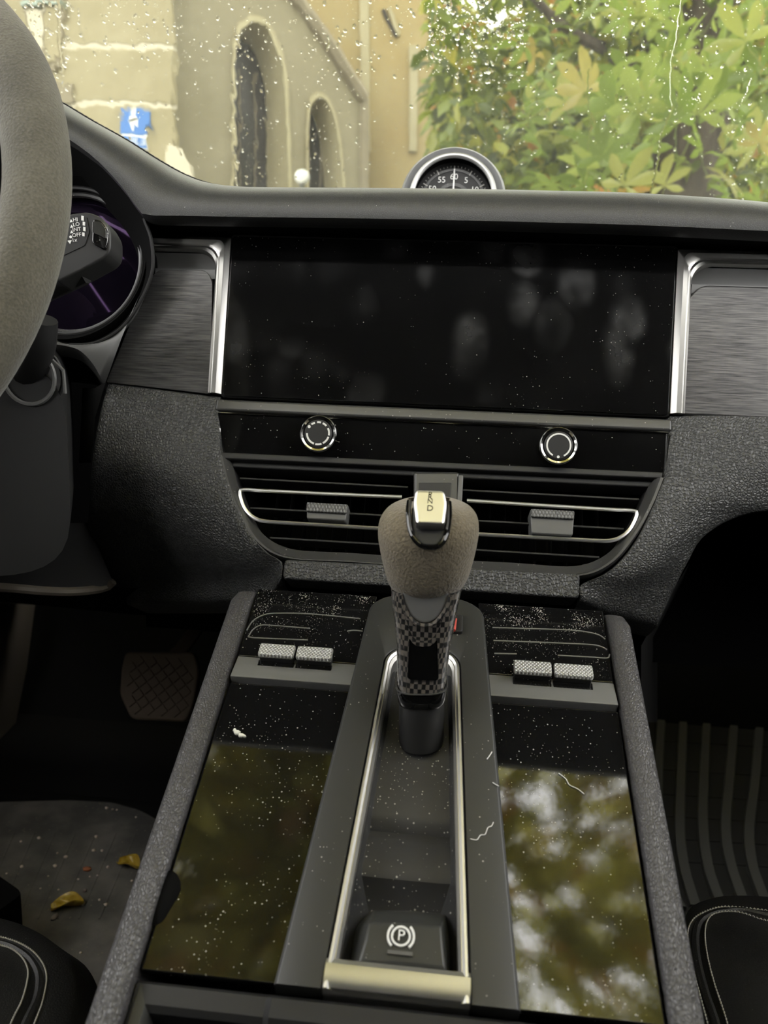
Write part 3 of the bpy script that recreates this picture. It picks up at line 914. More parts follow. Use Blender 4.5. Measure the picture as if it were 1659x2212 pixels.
def vwall(b):  # inner half width of the opening at height b
    P = [LP(p.x, p.y) for p in vi]
    best = .14
    for i in range(len(vi) - 1):
        p, q = vi[i], vi[i + 1]
        if (p.y - b) * (q.y - b) <= 0 and p.x < 0:
            t = 0 if p.y == q.y else (b - p.y) / (q.y - p.y)
            best = abs(p.x + (q.x - p.x) * t)
    return best
sl_b = [LP.px(700, y_)[1] for y_ in (1036, 1100, 1163)]
for b in sl_b:
    for s in (-1, 1):
        x1 = vwall(b) - .002
        a0, a1 = (-x1, -.018) if s < 0 else (.018, x1)
        v_, f_ = prism([(a0, b - .0006), (a1, b - .0006), (a1, b + .0008), (a0, b + .0008)], LP, -.022, -.006)
        part('slat', (v_, f_), M['black'], vent, bevel=.0004)
# fine upright vanes behind
for s in (-1, 1):
    for k in range(9):
        a = s * (.028 + k * .0105)
        part('vane', fbox(LP, a - .0003, a + .0003, -.103, -.045, -.044, -.032), M['matte'], vent, smooth=False)
# chrome outline on each side
LPX = [LP.px(x_, y_) for x_, y_ in ((868, 1074), (700, 1067), (560, 1060), (528, 1058), (519, 1062), (521, 1078), (530, 1100), (545, 1116), (565, 1125), (600, 1129), (720, 1136), (868, 1145))]
for s in (-1, 1):
    if s < 0: P = [LP(a, b, .0005) for a, b in LPX]
    else: P = [LP(-a, b, .0005) for a, b in LPX]
    part('chrome_outline', tube(lin(P[:3], 8)[:-1] + cr(P[2:10], 30) + lin(P[9:], 8)[1:], .0013, 8), M['bright'], vent)
# centre divider
dv_ = [LP.px(x_, y_) for x_, y_ in ((893, 1020), (992, 1020), (992, 1215), (893, 1215))]
part('divider', prism(dv_, LP, -.02, .0015), M['satin'], vent, bevel=.0022, seg=2)
dp = [LP.px(x_, y_) for x_, y_ in ((905, 1045), (975, 1045), (968, 1160), (905, 1160))]
part('divider_inset', prism(dp, LP, .0012, .0022), M['black'], vent, bevel=.0005)
part('divider_cheek', prism([(.0150, -.0465), (.0182, -.0465), (.0182, -.1), (.0150, -.1)], LP, -.01, .0028), M['grey'], vent, bevel=.0008)
# tabs
for x0, x1, y0, y1, y2 in ((661, 753, 1083, 1106, 1120), (1146, 1243, 1097, 1118, 1152)):
    a0, b0 = LP.px(x0, y0, .006); a1, _ = LP.px(x1, y0, .006); _, b1 = LP.px((x0 + x1) / 2, y1, .006); _, b2 = LP.px((x0 + x1) / 2, y2, .006)
    tb = part('tab', prism(rnd([(a0, b0), (a1, b0), (a1 - .0012, b2), (a0 + .0012, b2)], .0015), LP, -.012, .0035), M['grey'], vent, bevel=.0015, seg=2)
    part('grip', prism(rnd([(a0 + .0004, b0 - .0002), (a1 - .0004, b0 - .0002), (a1 - .0006, b1), (a0 + .0006, b1)], .001), LP, .003, .0055), M['knurl_dark'], tb, bevel=.0008)

# ------------------------------------------------------------------ dash clock
ck = thing('dashboard_clock', (.0, .22, .12), 'round clock with black dial peeking over the dashboard edge', 'clock')
KF = Frame(HY(978, 429, .19), (1, 0, 0), (0, math.sin(.12), math.cos(.12)), (0, -math.cos(.12), math.sin(.12)))
KR = .0362
ROLLC = math.radians(0)
part('dial', grid([[KF(0, 0, -.010)] * 48, circ(KF, KR * .95, -.010, 48)], True), M['black'], ck)
part('well', grid([circ(KF, KR * .95, -.010, 48), circ(KF, KR * .98, .001, 48)], True), M['matte'], ck)
part('bezel', tube(circ(KF, KR, .002, 64), .0024, 10, True), M['chin'], ck)
part('pod', grid([circ(KF, KR * 1.03, .000, 64), circ(KF, KR * 1.08, -.003, 64, 1.0), circ(KF, KR * 1.20, -.001, 64, 1.02), circ(KF, KR * 1.25, -.004, 64, 1.03), circ(KF, KR * 1.22, -.016, 64, 1.06), circ(KF, KR * 1.0, -.05, 64, 1.1), [KF(0, -.02, -.075)] * 64], True), M['pod'], ck, angle=60)
part('minute_track', band(0, 0, KR * .74, KR * .80, 0, 360, KF, -.0100, -.0094, 60), M['satin'], ck)
part('inner_track', band(0, 0, KR * .38, KR * .46, 0, 360, KF, -.0100, -.0094, 60), M['satin'], ck)
tk = []
for k in range(60):
    a = 6 * k; big = k % 5 == 0
    tk.append(band(0, 0, KR * (.74 if big else .82), KR * (.86 if big else .86), a - (.9 if big else .4), a + (.9 if big else .4), KF, -.0094, -.009, 2))
part('tick_marks', join(*tk), M['thread'], ck, smooth=False)
nb = []
for tx, a in (('60', 90), ('5', 60), ('10', 30), ('55', 120), ('50', 150)):
    nb.append(text_vf(tx, KF, KR * .60 * math.cos(math.radians(a)), KR * .60 * math.sin(math.radians(a)), KR * .20, -.0092, .0001))
part('numerals', join(*nb), M['white'], ck, smooth=False)
part('hand', prism([(-.0009, -.01), (.0009, -.01), (.0006, KR * .78), (-.0006, KR * .78)], KF, -.0085, -.0078), M['white'], ck, smooth=False)

# ------------------------------------------------------------------ centre console
con = thing('center_console', (0, -.18, -.30), 'sloping centre console with glossy black panels and padded leather edges', 'console')
Y0, Y1, YM = -.0787, -.2756, -.1445
def halfw(y): return .1054 + (.1021 - .1054) * (y - Y0) / (Y1 - Y0)
def tunw(y): return .0335 + (.0472 - .0335) * (y - (-.088)) / (-.277 + .088)
# padded edges
for s in (-1, 1):
    rows = []
    ys = [-.0735, -.0755, -.079, -.084, -.092, -.105] + [-.105 - .0175 * k for k in range(1, 18)]
    for y in ys:
        w = halfw(y) + .0008
        # front end rounds over
        e = max(0.0, (y + .092) / .0185)
        sh = 1 - e ** 2.2
        R_ = .0063
        prof = []
        dz = -.012 * e ** 2
        prof.append((w, -.02 + dz)); prof.append((w, -.002 + dz))
        for k in range(0, 13):
            t = PI - PI * k / 12
            prof.append((w + R_ * (.15 + .85 * sh) * (1 + math.cos(t)), (.0015 + R_ * .55 * math.sin(t)) * sh + dz))
        prof.append((w + 2 * R_ * (.15 + .85 * sh), -.012 + dz)); prof.append((w + 2 * R_ * (.2 + .8 * sh) - .001, -.05 + dz)); prof.append((w + .010, -.12))
        rows.append([C(s * a, y, d) for a, d in prof])
    part('padded_edge', grid(rows, False), M['bolster'], con, angle=70)
    wallp = [[Vector((s * .117, y, -.0722 + SL * y - .045)), Vector((s * .121, y, -.35)), Vector((s * .124, y, FLOOR_Z))] for y in (-.078, -.16, -.3, -.40)]
    part('side_wall', grid(wallp), M['carpet'], con)
part('carcass', grid([[C(-.104, y, -.030), C(.104, y, -.030)] for y in (-.078, -.20, -.41)]), M['matte'], con)
for s in (-1, 1):
    # upper panel
    def q(y, o=.0006): return s * (halfw(y) - o)
    def ti(y): return s * (tunw(y) - .002)
    class CF:  # console coordinates (x, y, d)
        def __call__(self, a, b, d=0): return C(a, b, d)
    CFR = CF()
    up = [(ti(-.0795), -.0795), (q(-.0795), -.0795), (q(-.1285), -.1285), (ti(-.1285), -.1285)]
    part('upper_panel', prism(up, CFR, -.006, .0), M['gloss'], con, bevel=.0005)
    # bevelled strip rising towards the driver; its grey stands in for reflected sky
    a = [(ti(-.1288), -.1288, .0), (q(-.1288), -.1288, .0), (q(-.1440), -.1440, .0030), (ti(-.1440), -.1440, .0030)]
    v = [C(*p) for p in a] + [C(p[0], p[1], -.006) for p in a]
    part('bevel_strip', (v, [(0, 1, 2, 3), (4, 5, 6, 7), (0, 1, 5, 4), (1, 2, 6, 5), (2, 3, 7, 6), (3, 0, 4, 7)]), M['strip'], con, bevel=.0006)
    # shallow oval thumb dimple in the strip
    dx, dyy = (cpx(694, 1462) if s < 0 else cpx(1150, 1492))
    part('dimple', tube([C(dx + .0085 * math.cos(t), dyy + .0036 * math.sin(t), .0011 - .13 * (.0036 * math.sin(t)) - .0003) for t in [2 * PI * k / 28 for k in range(28)]], .00045, 6, True), M['strip'], con)
    lo = [(ti(-.1455), -.1455), (q(-.1455), -.1455), (q(Y1), Y1), (ti(Y1), Y1)]
    part('lower_panel', prism(lo, CFR, -.006, -.0004), M['gloss'], con, bevel=.0006)

# moulded ridges on the upper panels; pale grey stands in for caught light
ridges = [[(536, 1376), (547, 1360), (564, 1351), (594, 1352), (670, 1358)], [(536, 1376), (548, 1378), (566, 1379), (665, 1383)],
          [(533, 1362), (547, 1341), (572, 1328), (608, 1325), (677, 1327), (778, 1337)], [(750, 1364), (765, 1362), (783, 1364)],
          [(1066, 1384), (1194, 1389), (1277, 1393), (1300, 1398), (1311, 1404)], [(1205, 1416), (1277, 1420), (1311, 1422), (1317, 1414)],
          [(1068, 1412), (1116, 1413)], [(1064, 1356), (1194, 1360), (1250, 1363), (1291, 1371), (1307, 1381)]]
for i, rpx in enumerate(ridges):
    P = []
    for p in rpx:
        a, b = cpx(*p); P.append(C(a, b, .0002))
    P = cr(P, 30) if len(P) > 2 else lin(P, 4)
    part('ridge', tube(P, .00042, 8, flat=.7, up=CPF.ed), M['strip'], con)

# toggle switches
for x0, x1, y0, y1 in ((560, 638, 1390, 1416), (641, 719, 1396, 1422), (1110, 1191, 1427, 1452), (1197, 1280, 1433, 1460)):
    yc = (y0 + y1) / 2
    a0, b0 = cpx(x0, yc, .0065); a1, _ = cpx(x1, yc, .0065)
    TF = Frame(C((a0 + a1) / 2, b0, 0), (1, 0, 0), (0, 1, SL), (0, -SL, 1))
    # the cap leans a little towards the driver
    w = (a1 - a0) / 2
    tg = part('toggle_switch', prism(rnd([(-w + .0004, -.0036), (w - .0004, -.0036), (w - .0004, .004), (-w + .0004, .004)], .001), TF, -.003, .0050), M['black'], con, bevel=.0006)
    part('knurled_cap', prism(rnd([(-w, -.0042), (w, -.0042), (w, .0042), (-w, .0042)], .0012), TF, .0046, .0076), M['knurl'], tg, bevel=.0009, seg=2)
    part('socket', prism([(-w - .0002, -.0098), (w + .0002, -.0098), (w + .0002, -.003), (-w - .0002, -.003)], TF, -.004, .0012), M['gloss'], tg, bevel=.0003)

# raised matte frame around the lever tray
def tun_loop(wf, ytop, rtop, d, n=18, ybot=-.277):
    P = []
    for k in range(n): 
        y = ybot + (ytop - rtop - ybot) * k / (n - 1)
        P.append((-wf(y), y))
    w = wf(ytop - rtop)
    for k in range(1, 24):
        t = PI - PI * k / 24
        cx_, sy_ = math.cos(t), math.sin(t)
        P.append((w * math.copysign(abs(cx_) ** .75, cx_), ytop - rtop + rtop * sy_ ** .8))
    for k in range(n - 1, -1, -1):
        y = ybot + (ytop - rtop - ybot) * k / (n - 1)
        P.append((wf(y), y))
    return [C(a, b, d) for a, b in P]
fo = lambda o: (lambda y: tunw(y) + o)
innw = lambda y: .0205 + (.0283 - .0205) * (y + .126) / (-.277 + .126)
fi = lambda o: (lambda y: innw(y) + o)
YT, YTI = -.0790, -.1180
tf_rows = [tun_loop(fo(0), YT, .018, -.006), tun_loop(fo(0), YT, .018, .0032), tun_loop(fo(-.0008), YT - .0008, .018, .0042), tun_loop(fo(-.0016), YT - .0016, .018, .0046),
           tun_loop(fi(.0008), YTI + .0008, .014, .0046), tun_loop(fi(.0004), YTI + .0004, .014, .0040), tun_loop(fi(.0004), YTI + .0004, .014, -.004)]
vv, ff = grid(tf_rows)
nn = len(tf_rows[0])
ff.append(tuple(i * nn for i in range(7))); ff.append(tuple(i * nn + nn - 1 for i in range(7))[::-1])
part('tunnel_frame', (vv, ff), M['tunnel'], con, angle=50)
# chrome frame
cr_rows = [tun_loop(fi(.0), YTI, .014, .000), tun_loop(fi(-.0001), YTI - .0001, .014, .0044), tun_loop(fi(-.0006), YTI - .0006, .0138, .0054), tun_loop(fi(-.0016), YTI - .0016, .0133, .0056),
           tun_loop(fi(-.0026), YTI - .0026, .0128, .0046), tun_loop(fi(-.0030), YTI - .0030, .0126, .0046), tun_loop(fi(-.0042), YTI - .0042, .012, .0030), tun_loop(fi(-.0044), YTI - .0044, .012, -.006)]
part('chrome_frame', grid(cr_rows), M['silver'], con, angle=25)
wb = innw(-.277)
bar = [(-.2665, -.002), (-.2672, .0046), (-.2690, .0056), (-.2745, .0056), (-.2765, .0046), (-.2772, .0030), (-.2775, -.006)]
part('chrome_frame', grid([[C(-wb, y, d), C(-wb * .5, y, d), C(wb * .5, y, d), C(wb, y, d)] for y, d in bar]), M['silver'], con, angle=25)

# tray inside the frame
def yat(py, d=0): return cpx(900, py, d)[1]
prof = [(-.119, -.004), (-.128, -.0065), (-.140, -.0075), (yat(1560), -.008), (yat(1740), -.0085), (yat(1755), -.0095), (yat(1772), -.0125), (yat(1785), -.0110), (yat(1800), -.0085), (yat(1870), -.0065), (yat(1885), -.0075), (yat(1905), -.0125), (yat(1960), -.0175), (yat(2010), -.019), (-.2685, -.019)]
rows = []
for y, d in prof:
    w = innw(y) - .0042
    nar = .0018 + (.0065 * max(0, min(1, (yat(1880) - y) / (yat(1880) - yat(1960)))) if y < yat(1880) else 0)
    fl = w - nar
    rows.append([C(-w, y, .003), C(-w, y, -.002), C(-fl - .0006, y, d + .002), C(-fl, y, d), C(-fl * .4, y, d - .0003), C(fl * .4, y, d - .0003), C(fl, y, d), C(fl + .0006, y, d + .002), C(w, y, -.002), C(w, y, .003)])
part('tray', grid(rows), M['tray'], con, angle=30)

# storage box rim at the near end
def rimF(d): return [CPF.P(x_, y_, d) for x_, y_ in ((293, 2098), (598, 2146), (1120, 2192), (1450, 2226))]
rim_r = []
for yy, d in ((-.2780, -.012), (-.2782, -.0035), (-.2795, -.0020), (-.2855, -.0025), (-.2875, -.0045), (-.2885, -.015)):
    row = []
    for a, st_ in ((-.1020, 0), (-.060, 0), (-.050, 0), (-.0475, .0022), (0, .0022), (.0475, .0022), (.050, 0), (.060, 0), (.1020, 0)):
        row.append(C(a, yy - (.0006 if st_ else 0), d + st_ * (1 if yy > -.2884 else 0)))
    rim_r.append(row)
part('box_rim', grid(rim_r), M['black'], con, angle=30)
for s in (-1, 1):
    part('box_rim', grid([[C(s * a, y, d) for a, d in ((.1022, -.012), (.1020, -.0030), (.1005, -.0020), (.0965, -.0025), (.0945, -.005), (.0940, -.015))] for y in (-.2795, -.32, -.42)]), M['tunnel'], con, angle=40)
part('box_well', grid([[C(-.095, -.287, -.010), C(.095, -.287, -.010)], [C(-.095, -.289, -.05), C(.095, -.289, -.05)], [C(-.095, -.42, -.05), C(.095, -.42, -.05)]]), M['matte'], con)

# lump where the edge padding has come away
bl = CPF.P(360, 1938, 0)
lp_ = []
for k in range(5):
    r_ = (1, .85, .6, .3, .0)[k]; h_ = (0, .0008, .0013, .0016, .0017)[k]
    lp_.append([C(bl.x - .002 + (.0065 + .001 * math.sin(3 * t)) * r_ * math.cos(t), bl.y + .0105 * r_ * math.sin(t), h_ - .0004) for t in [2 * PI * j / 18 for j in range(18)]])
part('loose_flap', grid(lp_, True), M['matte'], con)

# ------------------------------------------------------------------ parking brake switch
pk = thing('parking_brake_switch', C(0, -.26, -.018), 'black parking brake switch with white P symbol at the end of the tray', 'switch')
def PKR(pts): return [CPF.P(x_, y_, d) for x_, y_, d in pts]
pr_rows = [PKR([(776, 1990, -.014), (806, 1966, -.010), (880, 1967, -.010), (962, 1976, -.010), (968, 2005, -.014)]),
           PKR([(772, 1998, -.010), (806, 1970, -.003), (880, 1972, -.003), (960, 1980, -.003), (969, 2010, -.010)]),
           PKR([(766, 2012, -.008), (797, 1992, .0040), (880, 1995, .0040), (953, 2002, .0040), (970, 2022, -.008)]),
           PKR([(760, 2055, -.006), (788, 2035, .0046), (880, 2040, .0044), (957, 2045, .0046), (972, 2070, -.006)]),
           PKR([(754, 2095, -.006), (775, 2078, .0036), (880, 2084, .0036), (962, 2092, .0036), (972, 2110, -.006)]),
           PKR([(752, 2110, -.008), (757, 2108, -.004), (880, 2120, -.004), (968, 2130, -.004), (972, 2132, -.008)]),
           PKR([(752, 2112, -.018), (757, 2110, -.018), (880, 2122, -.018), (968, 2132, -.018), (972, 2134, -.018)])]
def refine(R_, n, m):
    A = [cr(r, n) for r in R_]
    return [[cr([A[i][j] for i in range(len(A))], m)[k] for j in range(n)] for k in range(m)]
def refine_lin(R_, n): return [lin(r, n) for r in R_]
body = part('body', grid(pr_rows), M['tunnel'], pk, angle=28)
sm_ = body.modifiers.new('bevel', 'BEVEL'); sm_.width = .0012; sm_.segments = 3; sm_.limit_method = 'ANGLE'; sm_.angle_limit = math.radians(20)
ppos = CPF.px(866, 2022, .0050)
SYF = CPF
sy = [band(ppos[0], ppos[1], .0032, .0040, 0, 360, SYF, .0040, .0052, 40), band(ppos[0], ppos[1], .0048, .0057, -48, 48, SYF, .0040, .0052, 14), band(ppos[0], ppos[1], .0048, .0057, 132, 228, SYF, .0040, .0052, 14), text_vf('P', SYF, ppos[0] + .0001, ppos[1], .0062, .0050, .0004)]
part('symbol', join(*sy), M['white'], pk, smooth=False)
pb = CPF.px(864, 2058, .0050)
part('indicator', fbox(SYF, pb[0] - .0050, pb[0] + .0050, pb[1] - .0007, pb[1] + .0007, .0035, .0050), M['grey'], pk, smooth=False)

# ------------------------------------------------------------------ gear selector
GY = -.158
gs = thing('gear_selector', C(0, -.155, 0), 'gear lever with a worn brown suede knob, silver button and carbon neck', 'gear lever')
def ring_px(py, xl, xr, dep, ex=2.3, yo=0.0, n=48, gy=GY):
    a, b = HY(xl, py, gy), HY(xr, py, gy)
    c0 = (a + b) / 2; hw = (b - a).length / 2; ax = (b - a).normalized()
    out = []
    for k in range(n):
        t = 2 * PI * k / n; c_, s_ = math.cos(t), math.sin(t)
        out.append(c0 + ax * (hw * math.copysign(abs(c_) ** (2 / ex), c_)) + Vector((0, yo + dep * math.copysign(abs(s_) ** (2 / ex), s_), 0)))
    return out
KN = [(1083, 905, 950, .006, 2, .004), (1084, 882, 970, .0125, 2.2, .004), (1088, 862, 988, .0175, 2.3, .004), (1096, 842, 1010, .0215, 2.35, .003), (1107, 829, 1024, .0240, 2.4, .002), (1124, 820, 1033, .0258, 2.4, .001), (1150, 818, 1034, .0262, 2.4, 0), (1180, 822, 1029, .0256, 2.4, 0), (1210, 828, 1022, .0243, 2.35, 0), (1240, 835, 1013, .0222, 2.3, 0), (1256, 841, 1005, .0204, 2.25, 0), (1267, 850, 996, .0185, 2.2, 0), (1274, 862, 984, .0160, 2.1, 0), (1278, 880, 966, .0125, 2, 0)]
kr_ = [ring_px(*a[:4], ex=a[4], yo=a[5], n=96) for a in KN]
# smooth along the lever
cols = [cr([kr_[i][j] for i in range(len(kr_))], 90) for j in range(96)]
kr_ = [[cols[j][i] for j in range(96)] for i in range(90)]
def to_px(p):
    d = p - CAM; z = d.dot(_f); return (CXP + FPX * d.dot(_r) / z, CYP - FPX * d.dot(_u) / z)
def inside(pt, poly):
    x_, y_ = pt; c_ = False
    for i in range(len(poly)):
        (xa, ya), (xb, yb) = poly[i - 1], poly[i]
        if (ya > y_) != (yb > y_) and x_ < (xb - xa) * (y_ - ya) / (yb - ya) + xa: c_ = not c_
    return c_
SLOT = [(881, 1040), (882, 1100), (884, 1132), (893, 1158), (912, 1176), (945, 1177), (961, 1160), (969, 1132), (971, 1100), (972, 1040)]
nrm = Vector((0, -.75, .66)).normalized()
for row in kr_:
    for j, p in enumerate(row):
        if p.y < GY + .012 and inside(to_px(p), SLOT): row[j] = p - nrm * .0035
knob = part('knob', grid(kr_, True, True, True), M['suede'], gs, angle=70)
# lining of the slot and the button
BF = Frame(HY(928, 1100, GY - .0215), (1, 0, 0), (0, .62, .78), (0, -.78, .62))
BF.ed = BF.ea.cross(BF.eb)
if BF.ed.y > 0: BF.ed = -BF.ed
U = [BF.px(x_, y_) for x_, y_ in SLOT[1:-1]]
Utop = [BF.px(884, 1078)] + [BF.px(*p) for p in SLOT[1:-1]] + [BF.px(970, 1080)]
up3 = cr([BF(a, b, -.0018) for a, b in Utop], 40)
part('slot_lip', tube(up3, .0012, 8), M['piano'], gs)
part('slot_floor', prism([BF.px(x_, y_) for x_, y_ in ((889, 1090), (889, 1132), (895, 1157), (914, 1173), (943, 1174), (959, 1158), (963, 1132), (964, 1092))], BF, -.008, -.0022), M['black'], gs, bevel=.001)
bt = part('button', prism(rnd([BF.px(x_, y_, .003) for x_, y_ in ((897, 1057), (960, 1059), (966, 1088), (960, 1135), (898, 1133), (892, 1086))], .0022), BF, -.010, .0032), M['silver'], gs, bevel=.0024, seg=4)
lt = []
for tx, y_ in (('P', 1068), ('R', 1074), ('N', 1083), ('D', 1098)):
    a, b = BF.px(929, y_, .0033); lt.append(text_vf(tx, BF, a, b, .0042 if tx == 'D' else .0036, .0033, .0001))
part('letters', join(*lt), M['black'], bt, smooth=False)
# carbon neck: eight-sided, tapering
NK = [(1262, 846, 999, .0175), (1290, 847, 993, .0172), (1330, 853, 985, .0164), (1380, 857, 976, .0155), (1430, 859, 968, .0150), (1472, 861, 963, .0147)]
nr = [ring_px(a, b, c_, d, ex=3.2, n=64) for a, b, c_, d in NK]
part('neck', grid(nr, True, True, True), M['carbon'], gs, angle=60)
part('collar', grid([ring_px(1472, 859, 965, .0152, 3.2), ring_px(1475, 858, 966, .0154, 3.2), ring_px(1500, 860, 964, .0152, 3.2), ring_px(1506, 863, 961, .0148, 3.2)], True, True, True), M['piano'], gs, angle=40)
part('collar_line', tube(ring_px(1473, 858, 966, .0155, 3.2, n=40), .0005, 6, True), M['satin'], gs)
bo = [ring_px(1500, 862, 961, .0145, 2.1), ring_px(1530, 862, 960, .0144, 2.1), ring_px(1570, 862, 959, .0144, 2.1), ring_px(1600, 862, 959, .0144, 2.1)]
part('boot', grid(bo, True, True, True), M['black'], gs)
# silver chin and dark facet on the near face
NF = Frame(HY(915, 1340, GY - .0170), (1, 0, 0), (0, .05, 1), (0, -1, .05))
part('chin', prism(rnd([NF.px(x_, y_) for x_, y_ in ((868, 1268), (972, 1268), (962, 1305), (946, 1332), (928, 1344), (908, 1344), (890, 1331), (876, 1305))], .002), NF, -.006, .0012), M['chin'], gs, bevel=.0012)
part('chin_rim', tube(cr([NF.P(x_, y_, .0010) for x_, y_ in ((866, 1285), (872, 1310), (887, 1336), (906, 1350), (930, 1350), (949, 1337), (966, 1310), (973, 1285))], 30), .0011, 8), M['carbon'], gs)
NF2 = Frame(HY(915, 1420, GY - .0152), (1, 0, 0), (0, .03, 1), (0, -1, .03))
part('facet', prism(rnd([NF2.px(x_, y_) for x_, y_ in ((884, 1366), (944, 1368), (948, 1470), (880, 1468))], .002), NF2, -.006, .0006), M['piano'], gs, bevel=.0005)
# release catch with red mark on the right of the neck base
cx_, cy_ = cpx(985, 1350, .006)
part('catch', prism(rnd([(cx_ - .006, -.006), (cx_ + .004, -.006), (cx_ + .004, .008), (cx_ - .006, .008)], .002), Frame(C(0, cy_, .003), (1, 0, 0), (0, 1, SL), (0, -SL, 1)), -.002, .004), M['black'], con, bevel=.001)
a, b = cpx(981, 1350, .0075)
part('red_mark', tube([C(a, b - .004, .0078), C(a + .0006, b + .004, .0078)], .0011, 6), M['red'], con)

# ------------------------------------------------------------------ footwells
def HF(x_, y_, dz=0): return HZ(x_, y_, FLOOR_Z + dz)
# driver mat
mat_px = [(-60, 1752), (0, 1744), (60, 1742), (150, 1740), (240, 1744), (300, 1760), (345, 1785), (420, 1800), (420, 2300), (-60, 2300)]
mo = [HF(x_, y_) for x_, y_ in mat_px]
FLF = Frame((0, 0, FLOOR_Z), (1, 0, 0), (0, 1, 0), (0, 0, 1))
dm = part('floor_mat', prism(rnd([(p.x, p.y) for p in mo], .01), FLF, .0, .008), M['rubber'], None, bevel=.002)
tag(dm, 'dusty black rubber mat strewn with grit in the driver footwell', 'floor mat')
# fine raised ribs on the mat
lines = [((0, 1780), (-20, 1830)), ]
for k in range(9):
    x0 = -30 + k * 44
    p0, p1 = HF(x0 + 60, 1800, .008), HF(x0 - 20, 1985, .008)
    part('rib', tube([p0, p0.lerp(p1, .5), p1], .0013, 6, flat=.5, up=(0, 0, 1)), M['rubber'], dm)
# footwell carpet ramp towards the pedals
rampl = struct(part('trim_3', grid([[Vector((x_, y_, z_)) for x_ in (-.655, -.4, -.13)] for y_, z_ in ((.30, FLOOR_Z + .002), (.46, FLOOR_Z + .02), (.60, -.36), (.69, -.22))]), M['carpet']))
rampr = struct(part('trim_4', grid([[Vector((x_, y_, z_)) for x_ in (.13, .4, .655)] for y_, z_ in ((.62, FLOOR_Z + .002), (.65, -.44), (.69, -.30))]), M['carpet']))
# door sill strip at far left
sil = struct(part('trim_5', grid([[HX(-40, 1300, -.60), HX(62, 1306, -.60)], [HX(-60, 1420, -.60), HX(44, 1440, -.60)], [HX(-100, 1560, -.60), HX(14, 1590, -.60)], [HX(-160, 1720, -.60), HX(-20, 1760, -.60)]]), M['sill']))
so_ = sil.modifiers.new('thick', 'SOLIDIFY'); so_.thickness = .02; so_.offset = 0
# passenger mat with long ribs
pm_px = [(1300, 1478), (1480, 1486), (1700, 1500), (1900, 1520), (1900, 2250), (1350, 2250)]
pmo = [HF(x_, y_) for x_, y_ in pm_px]
pm = part('floor_mat', prism([(p.x, p.y) for p in pmo], FLF, 0, .006), M['rubber_dark'], None, bevel=.002)
tag(pm, 'black rubber mat with long curved ribs in the passenger footwell', 'floor mat')
rib_px = [[(1432, 1500), (1420, 1700), (1424, 1830), (1440, 1900), (1470, 1965)], [(1478, 1500), (1470, 1700), (1468, 1800), (1478, 1880), (1502, 1962)], [(1530, 1505), (1520, 1680), (1518, 1790), (1530, 1880), (1556, 1955)], [(1590, 1510), (1576, 1680), (1567, 1790), (1578, 1870), (1605, 1950)], [(1645, 1515), (1632, 1680), (1618, 1790), (1624, 1870), (1650, 1945)], [(1700, 1520), (1685, 1700), (1670, 1800), (1676, 1880), (1700, 1950)]]
for rp in rib_px:
    P = cr([HF(x_, y_, .006) for x_, y_ in rp], 24)
    rows = []
    for i, p in enumerate(P):
        t = (P[min(i + 1, 23)] - P[max(i - 1, 0)]).normalized(); nx = Vector((t.y, -t.x, 0))
        w = .0065
        rows.append([p - nx * w, p - nx * (w * .8) + Vector((0, 0, .004)), p + nx * (w * .8) + Vector((0, 0, .004)), p + nx * w])
    part('rib', grid(rows), M['rib'], pm, angle=30)
for yy in (1540, 1600, 1662, 1715, 1762, 1810, 1858):
    P = [HF(1425 + 12 * (k % 2), yy, .0065) if False else HF(x_, yy + (x_ - 1430) * .06, .0062) for k, x_ in enumerate((1432, 1500, 1580, 1700))]
    part('cross_rib', tube(P, .0018, 6, flat=.5, up=(0, 0, 1)), M['rubber_dark'], pm)

# brake pedal
bp = thing('brake_pedal', HY(345, 1560, .27), 'worn brown rubber brake pedal with diamond tread in the driver footwell', 'pedal')
BPF = Frame(HY(345, 1490, .25), (1, 0, 0), (0, .55, .83), (0, -.83, .55))
po = rnd([BPF.px(x_, y_) for x_, y_ in ((262, 1440), (270, 1408), (420, 1408), (430, 1445), (418, 1520), (402, 1557), (282, 1552), (258, 1500))], .006)
part('pad', prism(po, BPF, -.012, .0), M['pedal'], bp, bevel=.003, seg=3)
part('arm', tube([HY(345, 1450, .27), HY(395, 1400, .30), HY(430, 1350, .33), HY(455, 1310, .36)], .011, 10, flat=.5), M['pedal'], bp)
tb_me = None
(ax0, ay0), (ax1, ay1) = BPF.px(272, 1440), BPF.px(420, 1540)
pitch = .0150
cnt = 0
for i in range(-8, 9):
    for j in range(-8, 9):
        a = (i - j) * pitch * .5; b = (i + j) * pitch * .5
        if not inside((a, b), [(p[0] * .80, p[1] * .82) for p in po]): continue
        if tb_me is None:
            h = pitch * .43
            tb_me = mesh_of('tread_block', prism([(-h, 0), (0, -h), (h, 0), (0, h)], Frame((0, 0, 0), BPF.ea, BPF.eb, BPF.ed), -.001, .0022), False)
            tb_me.materials.append(M['pedal'])
        place('tread_block', tb_me, None, bp, BPF(a, b, 0) - WL[bp.name])
# accelerator hidden behind console edge is left out; foot rest corner at far left
bk = part('seat_rail_cover', prism(rnd([(p.x, p.y) for p in [HZ(x_, y_, -.44) for x_, y_ in ((-90, 1860), (0, 1893), (40, 1921), (46, 1932), (0, 1965), (-90, 2000))]], .003), Frame((0, 0, -.44), (1, 0, 0), (0, 1, 0), (0, 0, 1)), -.072, .0), M['matte'], bevel=.003)
tag(bk, 'black plastic corner piece at the left edge above the driver mat', 'plastic cover')

